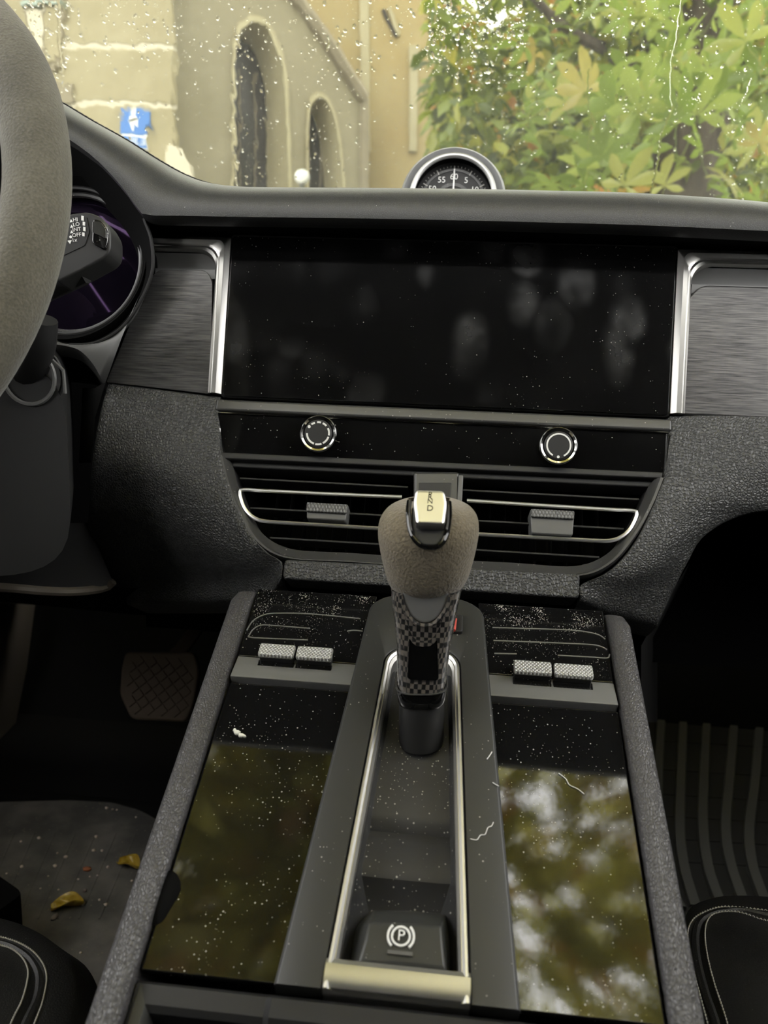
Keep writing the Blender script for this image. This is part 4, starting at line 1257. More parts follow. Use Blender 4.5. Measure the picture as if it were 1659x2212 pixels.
# ------------------------------------------------------------------ seats
def seat(nm_label, outer, so_px, pip, si_px, inn, side):
    z0 = -.285
    s_ = thing('car_seat', (side * .33, -.45, FLOOR_Z), nm_label, 'seat')
    N = 40
    O = cr([HZ(x_, y_, z0 - .022) for x_, y_ in outer], N)
    A = cr([HZ(x_, y_, z0 - .002) for x_, y_ in so_px], N)
    B = cr([HZ(x_, y_, z0) for x_, y_ in pip], N)
    D = cr([HZ(x_, y_, z0 + .001) for x_, y_ in si_px], N)
    I = [p.lerp(Vector(inn), .35) + Vector((0, 0, .004)) for p in D]
    J = [p.lerp(Vector(inn), .8) + Vector((0, 0, .002)) for p in D]
    cen = Vector(inn)
    low = [p + (p - cen).normalized() * .004 + Vector((0, 0, -.03)) for p in O]
    low2 = [p + (cen - p).normalized() * .03 + Vector((0, 0, -.17)) for p in O]
    mid = [a.lerp(b, .45) + Vector((0, 0, .0075)) for a, b in zip(O, A)]
    gv = lambda P, dz: [p + Vector((0, 0, dz)) for p in P]
    part('cushion', grid([low2, low, O, mid, A, [a.lerp(b, .6) + Vector((0, 0, -.001)) for a, b in zip(A, B)], gv(B, -.004), [a.lerp(b, .4) + Vector((0, 0, -.001)) for a, b in zip(B, D)], D, I, J]), M['seat'], s_, angle=80)
    part('piping', tube(gv(B, -.0016), .0022, 8), M['seat'], s_)
    sts = []
    for P in (A, D):
        Q = cr(P, 110)
        for i in range(0, 109):
            p, q = Q[i], Q[i + 1]
            if (q - p).length > .02: continue
            e = q - p
            sts.append(tube([p + Vector((0, 0, .0002)), p + e * .3 + Vector((0, 0, .0009)), p + e * .6 + Vector((0, 0, .0002))], .0004, 5))
    t_ = part('stitching', join(*sts), M['thread'], s_); t_['kind'] = 'stuff'
    return s_
seat('black leather driver seat corner with grey double stitching at lower left',
     [(-220, 1960), (-100, 1975), (0, 1995), (51, 2009), (101, 2032), (152, 2062), (185, 2087), (208, 2125), (220, 2168), (222, 2212), (215, 2330)],
     [(-220, 1990), (-100, 2003), (0, 2025), (38, 2037), (68, 2054), (89, 2077), (99, 2100), (100, 2125), (91, 2168), (76, 2209), (30, 2330)],
     [(-220, 1999), (-100, 2012), (0, 2034), (30, 2044), (61, 2065), (78, 2090), (84, 2115), (78, 2156), (53, 2209), (5, 2330)],
     [(-220, 2008), (-100, 2021), (0, 2043), (25, 2051), (48, 2070), (60, 2095), (58, 2125), (46, 2166), (25, 2209), (-25, 2330)],
     HZ(-400, 2500, -.285), -1)
seat('black leather passenger seat corner with grey double stitching at lower right',
     [(1512, 2330), (1500, 2212), (1487, 2100), (1474, 2030), (1474, 1995), (1490, 1975), (1530, 1962), (1580, 1955), (1659, 1953), (1800, 1958), (1950, 1975)],
     [(1560, 2330), (1528, 2212), (1500, 2107), (1487, 2046), (1487, 2007), (1504, 1981), (1544, 1963), (1578, 1960), (1659, 1968), (1800, 1985), (1950, 2005)],
     [(1580, 2330), (1549, 2209), (1526, 2142), (1509, 2076), (1504, 2024), (1513, 1989), (1544, 1970), (1605, 1963), (1659, 1974), (1800, 1993), (1950, 2013)],
     [(1600, 2330), (1570, 2209), (1541, 2120), (1526, 2055), (1523, 2011), (1531, 1985), (1552, 1972), (1600, 1972), (1659, 1990), (1800, 2005), (1950, 2025)],
     HZ(2000, 2500, -.285), 1)

# ------------------------------------------------------------------ grit and leaves on the driver mat
def pebble_mesh(seed):
    rg_ = random.Random(seed); bm = bmesh.new(); bmesh.ops.create_icosphere(bm, subdivisions=1, radius=1)
    for v in bm.verts: v.co = v.co * (1 + rg_.uniform(-.22, .22)); v.co.z *= .7
    me = bpy.data.meshes.new('pebble'); bm.to_mesh(me); bm.free()
    me.polygons.foreach_set('use_smooth', [True] * len(me.polygons))
    return me
stone = simple('pale_grit', (.74, .63, .54), .8); stone2 = simple('grey_grit', (.26, .22, .20), .8); stone3 = simple('reddish_grit', (.42, .15, .07), .7)
pm_ = [pebble_mesh(k) for k in range(4)]
zoomp = [(335, 443, 20), (187, 686, 18), (562, 603, 20), (472, 683, 24), (802, 550, 22), (873, 548, 17), (820, 432, 20), (910, 187, 18), (960, 195, 12), (922, 690, 18), (178, 470, 14), (57, 742, 11), (600, 925, 26), (722, 893, 26), (708, 1005, 28), (905, 1012, 22), (848, 968, 14), (458, 1125, 32), (1125, 806, 14), (668, 792, 12), (745, 712, 32), (686, 1420, 15), (500, 880, 11), (345, 870, 10), (412, 765, 10), (830, 760, 12), (765, 770, 11), (1160, 262, 12), (490, 570, 12), (995, 200, 12)]
rg_ = random.Random(5)
special = {12: 'white pebble beside the larger fallen yellow leaf', 14: 'round beige pebble touching the tip of the larger yellow leaf', 17: 'grey-brown oblong stone nearest the driver seat below the yellow leaf', 20: 'rust-red elongated crumb in the middle of the driver mat', 13: 'dull grey pebble above the larger yellow leaf', 21: 'lone pinkish crumb beside the driver seat edge', 0: 'pale pebble alone at the far left of the grit patch', 1: 'beige pebble on the mat above the black plastic corner piece', 2: 'tan pebble up and left of the rust-red crumb', 3: 'whitish pebble level with the rust-red crumb, to its left', 4: 'broad beige pebble just above the rust-red crumb', 5: 'white pebble right of the broad beige one above the red crumb', 6: 'pinkish pebble highest in the middle of the grit patch', 7: 'largest of the three crumbs on the far edge of the driver mat', 9: 'pale pebble between the red crumb and the pointed yellow leaf', 15: 'pale pebble well right of the larger yellow leaf', 16: 'small crumb between the larger yellow leaf and the console side', 18: 'pinkish crumb just below the pointed yellow leaf', 27: 'crumb on the mat edge right beside the console', 11: 'tiny white crumb at the left frame edge above the plastic corner'}
for i, (zx, zy, r_) in enumerate(zoomp):
    p = HF(zx * .2532, 1700 + zy * .2532, .008)
    rad = r_ * .2532 * .5 * (p - CAM).length / FPX * 1.45
    me = pm_[i % 4].copy()
    me.materials.append({17: stone2, 13: stone2, 20: stone3}.get(i, stone))
    o = place('pebble', me, None)
    el = 1.5 if i in (17, 20) else 1.0
    o.location = p + Vector((0, 0, rad * .6)); o.scale = (rad * el if i == 17 else rad, rad * (el if i == 20 else 1), rad)
    o.rotation_euler = (0, 0, rg_.uniform(0, 6))
    tag(o, special.get(i, 'tiny pale pebble among the scattered grit on the driver mat'), 'pebble', 'grit on the driver mat')
x = NT('yellow_leaf'); x.set(Roughness=.25, Specular_IOR_Level=.6, Base_Color=(.50, .33, .03)); M['yleaf'] = x.m
n_ = x.noise(160, 3); x.l(x.ramp(n_, (.3, (.34, .20, .015)), (.7, (.62, .45, .07))), x.b.inputs['Base Color'])
def curled_leaf(c0, L_, Wd, ang, lab, curl):
    rows = []
    ca, sa = math.cos(ang), math.sin(ang)
    for i in range(12):
        t = i / 11; w = Wd * math.sin(PI * (.08 + .9 * t)) ** .8
        r = []
        for j in range(9):
            s_ = (j - 4) / 4
            lx = (t - .5) * L_; ly = s_ * w; lz = .001 + curl * (abs(s_) ** 1.6) * w * 1.6 + .002 * math.sin(t * 6 + s_ * 3)
            ly *= (1 - .35 * abs(s_) * curl)
            r.append(c0 + Vector((lx * ca - ly * sa, lx * sa + ly * ca, lz + .002)))
        rows.append(r)
    o = part('fallen_leaf', grid(rows), M['yleaf'], None, angle=80)
    m_ = o.modifiers.new('thick', 'SOLIDIFY'); m_.thickness = .0005
    tag(o, lab, 'leaf', 'yellow leaves on the mat')
curled_leaf(HF(146, 1962, .008), .030, .010, .45, 'larger curled yellow leaf on the driver mat near the seat', .6)
curled_leaf(HF(279, 1872, .008), .027, .011, -.25, 'pointed yellow leaf on the mat against the console side', .4)

# ------------------------------------------------------------------ bits on the console
fl = []
for k, (x_, y_, w, h) in enumerate(((512, 1582, .0018, .0012), (521, 1588, .0017, .0010), (507, 1577, .0010, .0008), (528, 1590, .0009, .0006))):
    a, b = cpx(x_, y_)
    fl.append(grid([[C(a + w * r * math.cos(t) * (1 + .2 * math.sin(3 * t + k)), b + h * r * math.sin(t), hh) for t in [2 * PI * j / 10 for j in range(10)]] for r, hh in ((1, -.0002), (.8, .0005), (.3, .0007), (0, .0007))], True))
fk = part('white_flake', join(*fl), simple('chalky_white', (.75, .75, .68), .8))
tag(fk, 'chalky white flake lying on the left glossy console panel', 'debris')
def hair(pts, d, lab, r=.00022):
    P = []
    for x_, y_ in pts:
        q_ = CPF.P(x_, y_, d); P.append(q_)
    P = cr(P, 40)
    o = part('lint_thread', tube(P, r, 5), M['white'])
    tag(o, lab, 'thread', 'lint on the console')
hair([(1016, 1812), (1030, 1814), (1038, 1804), (1048, 1802), (1054, 1788), (1062, 1784), (1066, 1776)], .0050, 'wavy white thread lying across the right side of the tunnel frame')
hair([(1207, 1670), (1222, 1682), (1230, 1695), (1248, 1704), (1262, 1715)], .0002, 'thin pale thread on the right glossy console panel', .0002)
hair([(1052, 1640), (1058, 1632), (1063, 1624)], .0050, 'short pale fibre on the tunnel frame beside the right panel', .00028)
hair([(1064, 1690), (1070, 1694), (1078, 1698)], .0050, 'short curved fibre near the outer edge of the tunnel frame', .00022)

# ------------------------------------------------------------------ outside: ground, church, trees
GZ = -1.05
x = NT('wet_paving'); x.set(Roughness=.4)
x.l(x.ramp(x.noise(3, 5), (.3, (.10, .10, .09)), (.7, (.20, .19, .17))), x.b.inputs['Base Color']); M['ground'] = x.m
gd = struct(part('ground', box(-40, 40, -25, 45, GZ - .1, GZ), M['ground'], smooth=False))

def plaster(name, c0, c1, sc=1.6):
    x = NT(name); x.set(Roughness=.9, Specular_IOR_Level=.15)
    n = x.noise(sc, 6, rough=.65); n2 = x.noise(sc * 9, 4)
    c = x.mix(x.ramp(n, (.3, 0.0), (.7, 1.0)), c0, c1)
    x.l(x.mix(x.ramp(n2, (.4, 0.0), (.8, .25)), c, tuple(q * .75 for q in c0)), x.b.inputs['Base Color'])
    x.l(x.bump(n2, .3, .02), x.b.inputs['Normal'])
    return x.m
M['ashlar'] = plaster('pale_ashlar', (.30, .26, .165), (.37, .325, .22))
M['mortar'] = simple('pale_mortar', (.56, .51, .41), .9, spec=.1)
M['wallr'] = plaster('grey_plaster', (.225, .20, .135), (.28, .25, .175))
M['wally'] = plaster('ochre_plaster', (.34, .26, .125), (.36, .30, .17))
M['stone'] = plaster('carved_stone', (.36, .32, .21), (.42, .375, .255))
M['coping'] = plaster('weathered_coping', (.21, .18, .13), (.30, .26, .19))
M['darkglass'] = simple('dark_leaded_glass', (.02, .018, .02), .3)
M['darkmark'] = simple('dark_wall_mark', (.05, .045, .04), .8)

church = thing('church', (-2.0, 9.0, GZ), 'pale stone church with lancet windows and a sloping gable coping', 'building')
# left ashlar block
AF = Frame((-3.2, 7.4, 0), (1, 0, 0), (0, 0, 1), (0, -1, 0))
joints = [-260, -80, 100, 225, 372, 560, 760]
xr = AF.px(375, 200)[0]
xl_ = xr - 5.5
for i in range(len(joints) - 1):
    zt = AF.px(260, joints[i])[1]; zb = AF.px(260, joints[i + 1])[1]
    g = .022
    part('stone_course', fbox(AF, xl_, xr, zb + g, zt - g, -.10, 0), M['ashlar'], church, bevel=.012)
ztop = AF.px(260, joints[0])[1]
part('joint_bed', fbox(AF, xl_, xr - .004, GZ, ztop, -.10, -.006), M['mortar'], church, smooth=False)
part('upper_wall', fbox(AF, xl_, xr, ztop, ztop + 2.2, -.10, 0), M['ashlar'], church, smooth=False)
# dark window niche at far left, half hidden by the wheel
wn_ = [AF.px(x_, y_) for x_, y_ in ((58, 14), (138, 14), (134, 112), (132, 150), (62, 150))]
part('window_frame', prism([AF.px(x_, y_) for x_, y_ in ((50, -60), (142, -60), (138, 150), (58, 150))], AF, -.02, .03), M['coping'], church, bevel=.01)
part('window_pane', prism([AF.px(x_, y_) for x_, y_ in ((66, 24), (98, 24), (98, 140), (70, 140))], AF, .02, .04), M['mortar'], church)
part('window_pane', prism([AF.px(x_, y_) for x_, y_ in ((102, 24), (128, 24), (126, 140), (104, 140))], AF, .02, .04), M['ashlar'], church)
part('window_hood', prism([AF.px(x_, y_) for x_, y_ in ((52, 8), (142, 8), (142, 18), (52, 18))], AF, .0, .08), simple('copper_sheet', (.30, .36, .32), .5), church)
part('niche', prism([AF.px(x_, y_) for x_, y_ in ((112, 182), (158, 182), (160, 224), (120, 224))], AF, -.01, .03), M['coping'], church)
part('pale_patch', prism(rnd([AF.px(x_, y_) for x_, y_ in ((364, 335), (374, 322), (386, 322), (405, 342), (425, 362), (425, 470), (364, 470))], .03), AF, -.01, .12), M['mortar'], church, bevel=.03)  # pale raised patch at the wall corner

# gable wall, turned so the right jambs of its windows show
nG = Vector((.62, -.785, 0)).normalized()
tG = Vector((.785, .62, 0)).normalized()
pG = hit(Vector((0, 7.6, 0)), Vector((0, 1, 0)), 372, 200); pG = Vector((pG.x, 7.72, 0))
GFm = Frame(pG, tG, (0, 0, 1), nG)
lo_y = 900
holes_px = [[(506, lo_y), (506, 400), (506, 250), (507, 130), (514, 82), (530, 54), (550, 47), (575, 62), (595, 100), (610, 165), (617, 260), (620, 400), (622, lo_y)],
            [(664, lo_y), (664, 420), (664, 300), (666, 250), (674, 222), (688, 211), (703, 220), (718, 252), (728, 300), (734, 360), (738, 420), (742, lo_y)]]
outer_px = [(330, lo_y), (330, -420), (420, -420), (640, -2), (710, 95), (786, 214), (785, lo_y)]
outer_px = [(377, lo_y), (377, -420), (410, -330), (640, -2), (710, 95), (786, 214), (783, lo_y)]
OG = [GFm.px(*p) for p in outer_px]
HG = []
for h in holes_px:
    q = [GFm.px(*p) for p in h]
    arch = cr([Vector((a, b, 0)) for a, b in q[1:-1]], 36)
    HG.append([q[0]] + [(p.x, p.y) for p in arch] + [q[-1]])
polys = [[Vector((a, b, 0)) for a, b in OG]] + [[Vector((a, b, 0)) for a, b in h] for h in HG]
tri = tessellate_polygon(polys)
flat = [p for pl in polys for p in pl]
part('gable_wall', ([GFm(p.x, p.y, 0) for p in flat], [tuple(t) for t in tri]), M['wallr'], church, smooth=False)
nO = len(OG)
part('gable_side', grid([[GFm(a, b, 0) for a, b in OG[2:]], [GFm(a, b, -1.2) for a, b in OG[2:]]]), M['wallr'], church, smooth=False)
cpP = [GFm(a, b, .0) for a, b in OG[2:]]
part('coping', tube([GFm(OG[2][0], OG[2][1], .0), GFm(OG[3][0], OG[3][1], .0), GFm(*OG[4], .0), GFm(*OG[5], .0)], .085, 8), M['coping'], church)
part('corner_roll', tube([GFm(*OG[5], .0), GFm(*OG[6], .0)], .06, 8), M['coping'], church)
for h, dep in zip(HG, (.42, .34)):
    ca = sum(p[0] for p in h) / len(h)
    wid = max(p[0] for p in h) - min(p[0] for p in h)
    jam = []
    inner = [(ca + (a - ca) * .86, b - .04) for a, b in h]
    mold = [(ca + (a - ca) * 1.12, b + .05) for a, b in h]
    part('window_surround', grid([[GFm(a, b, .002) for a, b in mold], [GFm(a, b, .03) for a, b in mold], [GFm(a, b, .03) for a, b in h], [GFm(a, b, -.02) for a, b in h], [GFm(a, b, -dep) for a, b in inner]]), M['stone'], church, angle=30)
    part('window_pane', ([GFm(a, b, -dep) for a, b in inner], [tuple(range(len(inner)))]), M['darkglass'], church, smooth=False)
    for k in (1, 2):
        a = min(p[0] for p in inner) + (max(p[0] for p in inner) - min(p[0] for p in inner)) * k / 3
        bt_ = max(p[1] for p in inner)
        part('leading', fbox(GFm, a - .008, a + .008, h[0][1], bt_ - wid * .45, -dep, -dep + .015), M['coping'], church, smooth=False)
# ochre wall behind
BFm = Frame((0, 9.6, 0), (1, 0, 0), (0, 0, 1), (0, -1, 0))
q = [BFm.px(x_, y_) for x_, y_ in ((560, 900), (560, -500), (955, -500), (941, 0), (926, 330), (905, 900))]
part('nave_wall', prism(q, BFm, -.8, 0), M['wally'], church, smooth=False)
for pts in (((776, -100), (796, -100), (800, 330), (782, 330)), ((884, 100), (905, 100), (900, 330), (884, 330))):
    part('pilaster', prism([BFm.px(*p) for p in pts], BFm, -.1, .05), M['stone'], church, bevel=.01)
for pts in (((824, 24), (831, 20), (858, 78), (853, 84)), ((884, 168), (891, 165), (907, 205), (901, 210))):
    part('wall_mark', prism([BFm.px(*p) for p in pts], BFm, -.05, .02), M['darkmark'], church, smooth=False)  # narrow slanting dark marks on the nave wall
part('gutter', prism([BFm.px(*p) for p in ((838, 20), (848, 20), (864, 78), (858, 82))], BFm, -.05, .05), M['stone'], church)

# blue sign on the ashlar wall
sg = thing('wall_sign', AF(*AF.px(293, 325), .02), 'blue sign with white pictogram on the church wall above the dash', 'sign')
blue = simple('sign_blue', (.045, .17, .50), .5)
part('plate', prism(rnd([AF.px(x_, y_) for x_, y_ in ((264, 238), (322, 238), (322, 291), (264, 291))], .01), AF, .0, .03), blue, sg, bevel=.004)
pc = AF.px(291, 262)
s1 = (AF.px(322, 262)[0] - AF.px(264, 262)[0])
pg = [prism(arc2(pc[0], pc[1] + .30 * s1, .085 * s1, 0, 340, 14), AF, .028, .034), prism(rnd([(pc[0] - .10 * s1, pc[1] + .2 * s1), (pc[0] + .10 * s1, pc[1] + .2 * s1), (pc[0] + .13 * s1, pc[1] - .30 * s1), (pc[0] - .07 * s1, pc[1] - .30 * s1)], .02), AF, .028, .034), prism([(pc[0] - .16 * s1, pc[1] - .02 * s1), (pc[0] + .18 * s1, pc[1] - .02 * s1), (pc[0] + .18 * s1, pc[1] + .06 * s1), (pc[0] - .16 * s1, pc[1] + .06 * s1)], AF, .028, .034)]
part('pictogram', join(*pg), M['white'], sg, smooth=False)
part('plate', prism([AF.px(x_, y_) for x_, y_ in ((268, 292), (322, 292), (322, 328), (268, 328))], AF, .0, .03), M['white'], sg, smooth=False)
part('plate', prism([AF.px(x_, y_) for x_, y_ in ((270, 298), (320, 298), (320, 326), (270, 326))], AF, .02, .034), blue, sg, smooth=False)
st_ = [prism([AF.px(x_, y_) for x_, y_ in ((xx, 301), (xx + 3, 301), (xx + 3, 318), (xx, 318))], AF, .03, .038) for xx in (278, 285, 293, 300, 307, 313)]
part('strokes', join(*st_), M['white'], sg, smooth=False)
# pale oval post mirror in front of the small window
ovc = HY(652, 382, 6.2)
ov = thing('oval_marker', (ovc.x, ovc.y, GZ), 'small white oval marker in front of the narrow church window', 'marker')
part('head', lathe([(.0, -.012), (.052, -.010), (.062, 0), (.052, .03), (.0, .045)], ovc, (0, -1, .1), 24), M['white'], ov)
bpy.data.objects['head.001' if 'head.001' in bpy.data.objects else 'head'].scale = (1, 1, 1)
part('stem', tube([(ovc.x, ovc.y, GZ), (ovc.x, ovc.y, ovc.z)], .018, 8), M['grey'], ov)

# ---- leaves
def leaf_mat(name, stops, seedsrc='island', tr=.5):
    x = NT(name)
    if seedsrc == 'island': rv = x.geo.outputs['Random Per Island']
    else:
        oi = x.n('ShaderNodeObjectInfo'); rv = oi.outputs['Random']
    c = x.ramp(rv, *stops)
    hv = x.noise(18, 3)
    c = x.mix(x.ramp(hv, (.55, 0.0), (.75, .3)), c, (.16, .20, .04))
    df = x.n('ShaderNodeBsdfDiffuse'); tl = x.n('ShaderNodeBsdfTranslucent'); gl = x.n('ShaderNodeBsdfGlossy'); gl.inputs['Roughness'].default_value = .35
    x.l(c, df.inputs[0]); x.l(c, tl.inputs[0])
    m1 = x.n('ShaderNodeMixShader'); m1.inputs[0].default_value = tr
    x.l(df.outputs[0], m1.inputs[1]); x.l(tl.outputs[0], m1.inputs[2])
    m2 = x.n('ShaderNodeMixShader'); m2.inputs[0].default_value = .05
    x.l(m1.outputs[0], m2.inputs[1]); x.l(gl.outputs[0], m2.inputs[2])
    x.l(m2.outputs[0], x.out.inputs[0]); x.t.nodes.remove(x.b)
    return x.m
G1, G2, G3, OR = (.045, .07, .008), (.12, .17, .016), (.26, .32, .03), (.50, .22, .04)
M['leaf'] = leaf_mat('chestnut_leaf', ((0, (.15, .22, .03)), (.35, (.22, .30, .05)), (.7, (.30, .37, .08)), (.93, (.36, .36, .10)), (1.0, OR)), 'object')
M['foliage'] = leaf_mat('tree_foliage', ((0, G1), (.35, G2), (.75, G3), (.94, (.50, .45, .06)), (.985, OR)))
M['foliage_light'] = leaf_mat('backlit_foliage', ((0, (.10, .15, .015)), (.4, (.22, .30, .03)), (.8, (.36, .42, .05)), (.94, (.42, .40, .06)), (1.0, OR)))  # brightness of backlit leaves put into the colour
M['canopy'] = leaf_mat('backlit_canopy', ((0, (.38, .38, .09)), (.5, (.58, .56, .14)), (.85, (.68, .62, .16)), (1.0, (.7, .38, .10))), tr=.7)  # leaf colour raised to stand in for strong backlight
M['foliage_dark'] = leaf_mat('shaded_foliage', ((0, (.02, .035, .006)), (.5, (.05, .08, .012)), (.9, (.11, .14, .02)), (1.0, (.3, .14, .03))))  # shade among the leaves put into a darker leaf colour
def bark():
    x = NT('dark_bark'); x.set(Roughness=.9)
    n = x.noise(14, 5, x.scaled(1, 1, .25))
    x.l(x.ramp(n, (.35, (.045, .034, .026)), (.7, (.13, .105, .085))), x.b.inputs['Base Color'])
    x.l(x.bump(n, .7, .03), x.b.inputs['Normal'])
    return x.m
M['bark'] = bark()

def leaflet(o, d, side, nrm_, L_, Wd, droop):
    """one obovate leaflet, folded on its midrib"""
    v, f = [], []
    K = 6
    for i in range(K + 1):
        t = i / K
        w = Wd * (math.sin(PI * min(1, t ** 1.5 * .98 + .02)) ** .75) if i not in (0, K) else 0.0
        c0 = o + d * (L_ * t) - nrm_ * (droop * L_ * t * t)
        v += [c0 + side * w + nrm_ * (w * .35), c0, c0 - side * w + nrm_ * (w * .35)]
    for i in range(K):
        a = i * 3
        f += [(a, a + 1, a + 4, a + 3), (a + 1, a + 2, a + 5, a + 4)]
    return v, f
def compound(seed):
    rg_ = random.Random(seed); out = []
    n = rg_.choice((5, 6, 7))
    for k in range(n):
        a = math.radians(-105 + 210 * k / (n - 1) + rg_.uniform(-6, 6))
        d = Vector((math.sin(a), math.cos(a), 0)); side = Vector((d.y, -d.x, 0))
        Lk = (1 - .42 * abs(k - (n - 1) / 2) / ((n - 1) / 2)) * rg_.uniform(.9, 1.05)
        out.append(leaflet(Vector((0, 0, 0)), d, side, Vector((0, 0, 1)), Lk * .19, Lk * .034, rg_.uniform(.15, .5)))
    out.append(tube([(0, 0, 0), (0, -.08, .01), (0, -.16, .03)], .002, 5))
    me = mesh_of('leaf', join(*out), True, angle=80)
    me.materials.append(M['leaf'])
    return me
CL = [compound(k) for k in range(5)]

def trunk(rows_, n=16):
    R_ = []
    for c0, r_ in rows_:
        R_.append([Vector(c0) + Vector((math.cos(2 * PI * k / n) * r_ * (1 + .1 * math.sin(3 * k)), math.sin(2 * PI * k / n) * r_, 0)) for k in range(n)])
    return grid(R_, True)
TY = 6.0
tree = thing('chestnut_tree', (HY(1470, 420, TY).x, TY, GZ), 'chestnut tree with thick dark trunk and broad yellow-green leaves ahead', 'tree')
t0 = HY(1475, 420, TY); t1 = HY(1490, 260, TY); t2 = HY(1520, 100, TY); t3 = HY(1535, -40, TY)
part('trunk', trunk([((t0.x - .03, TY, GZ), .34), ((t0.x, TY, t0.z), .27), ((t1.x, TY, t1.z), .26), ((t2.x, TY, t2.z), .22), ((t3.x, TY, t3.z), .20), ((t3.x + .2, TY, t3.z + 1.5), .16), ((t3.x + .3, TY, t3.z + 3.5), .10)]), M['bark'], tree, angle=80)
for pts, r_ in (([(1500, 240), (1420, 200), (1330, 120), (1220, 60), (1120, -40)], .07), ([(1520, 120), (1600, 40), (1680, -60)], .08), ([(1495, 200), (1440, 130), (1340, 60), (1260, -60)], .06)):
    P = cr([HY(x_, y_, TY - .25 * i) for i, (x_, y_) in enumerate(pts)], 14)
    part('branch', tube(P, lambda t, r_=r_: r_ * (1 - .7 * t), 8), M['bark'], tree)
over = cr([Vector((t3.x + .2, TY, t3.z + 1.5)), Vector((1.2, 4.2, 4.2)), Vector((.5, 2.2, 4.7)), Vector((-.4, .2, 4.6))], 16)
part('branch', tube(over, lambda t: .11 * (1 - .7 * t), 8), M['bark'], tree)

rg_ = random.Random(21)
def put_leaf(p, sc, yaw, pit, rol, k):
    o = place('leaf', CL[k % 5], None, tree, p - WL[tree.name])
    o.rotation_euler = (pit, rol, yaw); o.scale = (sc, sc, sc)
# the nearest big leaves, hanging towards the car
fore = [(1262, 195, 2.7, 1.1), (1225, 225, 2.9, 1.0), (1300, 215, 2.8, 1.2), (1350, 175, 3.0, 1.1), (1395, 205, 2.8, 1.2), (1420, 165, 3.1, 1.0), (1475, 120, 2.9, 1.1), (1440, 110, 3.0, .9),
        (1330, 230, 2.6, 1.2), (1380, 240, 2.5, 1.1), (1460, 255, 2.5, 1.2), (1510, 245, 2.6, 1.2), (1545, 215, 2.8, 1.1), (1480, 215, 2.8, 1.1), (1600, 230, 3.0, 1.2), (1560, 130, 3.0, 1.2), (1610, 90, 2.8, 1.2), (1640, 160, 2.9, 1.1),
        (1300, 340, 2.7, 1.1), (1345, 345, 2.8, 1.1), (1270, 365, 2.9, 1.0), (1380, 335, 3.0, .9), (1350, 400, 2.6, 1.1), (1435, 402, 2.8, .9), (1260, 405, 2.9, 1.0), (1430, 10, 3.0, 1.1), (1390, -10, 3.1, 1.1), (1620, 20, 3.0, 1.2), (1575, 60, 3.2, 1.0), (1545, 30, 3.1, 1.0), (1590, 290, 3.0, 1.0), (1640, 310, 3.0, 1.0)]
for i, (x_, y_, yy, sc) in enumerate(fore):
    p = HY(x_, y_, yy)
    put_leaf(p, sc * .80, PI + rg_.uniform(-1.2, 1.2), rg_.uniform(.8, 1.5), rg_.uniform(-.7, .7), i)
for i in range(150):
    x_ = rg_.uniform(1130, 1690); y_ = rg_.uniform(-80, 440); yy = rg_.uniform(3.4, 5.4)
    if 1405 < x_ < 1560 and y_ > 230 and rg_.random() < .95: continue
    if 1480 < x_ < 1580 and y_ < 100 and rg_.random() < .7: continue
    if 1190 < x_ < 1345 and 40 < y_ < 180: continue
    put_leaf(HY(x_, y_, yy), rg_.uniform(.8, 1.2), rg_.uniform(0, 6.3), rg_.uniform(.2, 1.3), rg_.uniform(-.6, .6), i)

def foliage(n, fn, seed, smin, smax, mat, par, nm='foliage'):
    rg2 = random.Random(seed); V, Fc = [], []
    for _ in range(n):
        p = fn(rg2)
        if p is None: continue
        d = Vector((rg2.gauss(0, 1), rg2.gauss(0, 1), rg2.gauss(-.5, .6))).normalized()
        nr_ = Vector((rg2.gauss(0, .6), rg2.gauss(-.5, .5), 1)).normalized(); nr_ = (nr_ - d * nr_.dot(d)).normalized()
        s_ = d.cross(nr_); L_ = rg2.uniform(smin, smax); w = L_ * .26
        b = len(V)
        V += [p, p + d * L_ * .35 + s_ * w * .7 + nr_ * w * .2, p + d * L_ * .7 + s_ * w + nr_ * w * .2 - nr_ * L_ * .1, p + d * L_ - nr_ * L_ * .25, p + d * L_ * .7 - s_ * w + nr_ * w * .2 - nr_ * L_ * .1, p + d * L_ * .35 - s_ * w * .7 + nr_ * w * .2, p + d * L_ * .6 - nr_ * L_ * .1]
        Fc += [(b, b + 1, b + 6), (b + 1, b + 2, b + 6), (b + 2, b + 3, b + 6), (b + 3, b + 4, b + 6), (b + 4, b + 5, b + 6), (b + 5, b, b + 6)]
    o = part(nm, (V, Fc), mat, par, angle=80)
    o['kind'] = 'stuff'
    return o
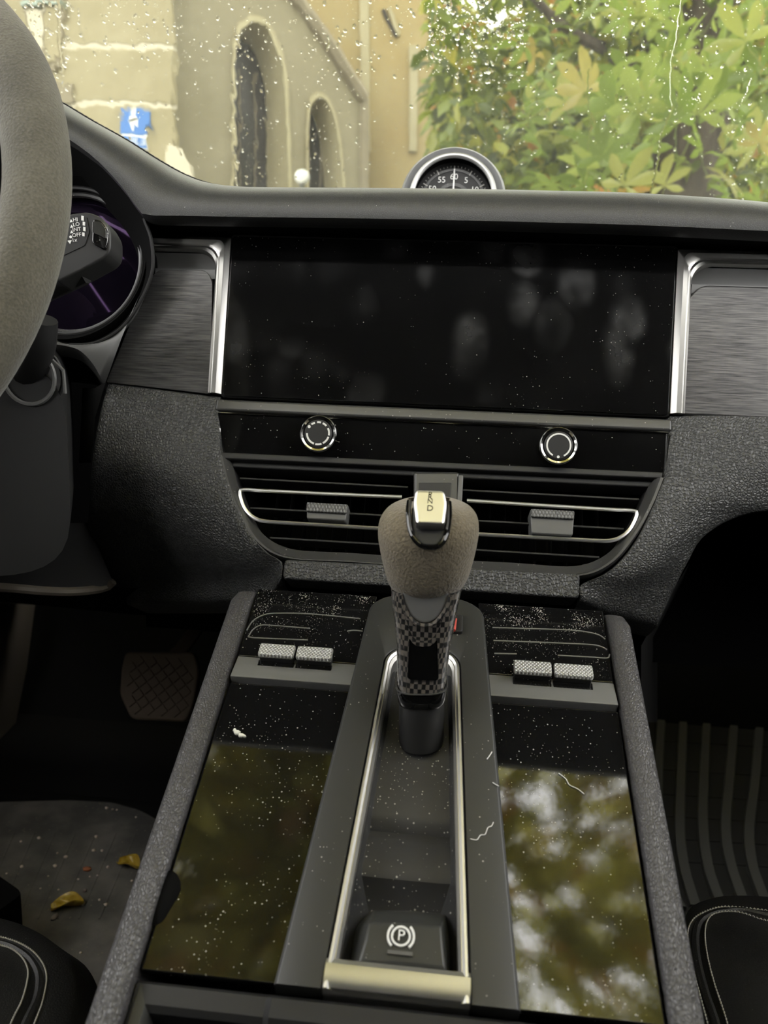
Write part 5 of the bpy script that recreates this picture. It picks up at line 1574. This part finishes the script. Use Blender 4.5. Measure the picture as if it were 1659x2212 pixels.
def sky_gap(x_, y_):
    g = 0
    for gx, gy, gr_ in ((1062, 35, 40), (1020, 95, 28), (985, 40, 24), (1098, 138, 18), (1105, 5, 34), (1262, 97, 18), (1604, 100, 15), (1640, 130, 18), (1150, 5, 20), (1000, 0, 24), (1150, 210, 12), (1045, 150, 14), (1620, 395, 18), (1530, 398, 14)):
        g = max(g, 1 - math.hypot(x_ - gx, y_ - gy) / gr_)
    return g
def f_mid(r):
    x_, y_, yy = r.uniform(930, 1760), r.uniform(-140, 470), r.uniform(5.2, 8.0)
    if sky_gap(x_, y_) > r.uniform(0, .5): return None
    if 1395 + max(0, 260 - y_) * .32 < x_ < 1565 and y_ > -40 and yy < 6.3 and r.random() < .93: return None
    if noise.noise(Vector((x_ * .011, y_ * .011, yy * .5))) < -.22: return None
    return HY(x_, y_, yy)
foliage(9000, f_mid, 31, .10, .20, M['foliage'], tree)
# canopy arching over the car roof
def f_over(r):
    if r.random() < .22: return Vector((r.uniform(-1.9, .2), r.uniform(-1.6, 1.4), r.uniform(3.4, 5.2)))
    a = r.uniform(0, 2 * PI); q = math.sqrt(r.random())
    p = Vector((.35 + 2.9 * q * math.cos(a), .2 + 3.6 * q * math.sin(a), r.uniform(3.4, 5.2)))
    if noise.noise(p * 1.1) < -.3: return None
    if p.y > 2.4 and r.random() < .6: return None
    return p
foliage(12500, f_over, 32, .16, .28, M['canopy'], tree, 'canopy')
# second tree, further back to the left of the trunk
t2_ = thing('background_tree', (2.2, 11.0, GZ), 'backlit background tree between the church and the chestnut trunk', 'tree')
part('trunk', trunk([((HY(1220, 120, 12.0).x, 12.0, GZ), .3), ((HY(1220, 120, 12.0).x, 12.0, 2.5), .22), ((HY(1220, 120, 12.0).x, 12.0, 5.5), .12)]), M['bark'], t2_, angle=80)
def f_back(r):
    x_, y_, yy = r.uniform(915, 1780), r.uniform(-200, 500), r.uniform(10.8, 13.6)
    if sky_gap(x_, y_) > r.uniform(0, .5): return None
    if y_ < 120 and r.random() < .35: return None
    return HY(x_, y_, yy)
foliage(9000, f_back, 33, .18, .34, M['foliage_light'], t2_)
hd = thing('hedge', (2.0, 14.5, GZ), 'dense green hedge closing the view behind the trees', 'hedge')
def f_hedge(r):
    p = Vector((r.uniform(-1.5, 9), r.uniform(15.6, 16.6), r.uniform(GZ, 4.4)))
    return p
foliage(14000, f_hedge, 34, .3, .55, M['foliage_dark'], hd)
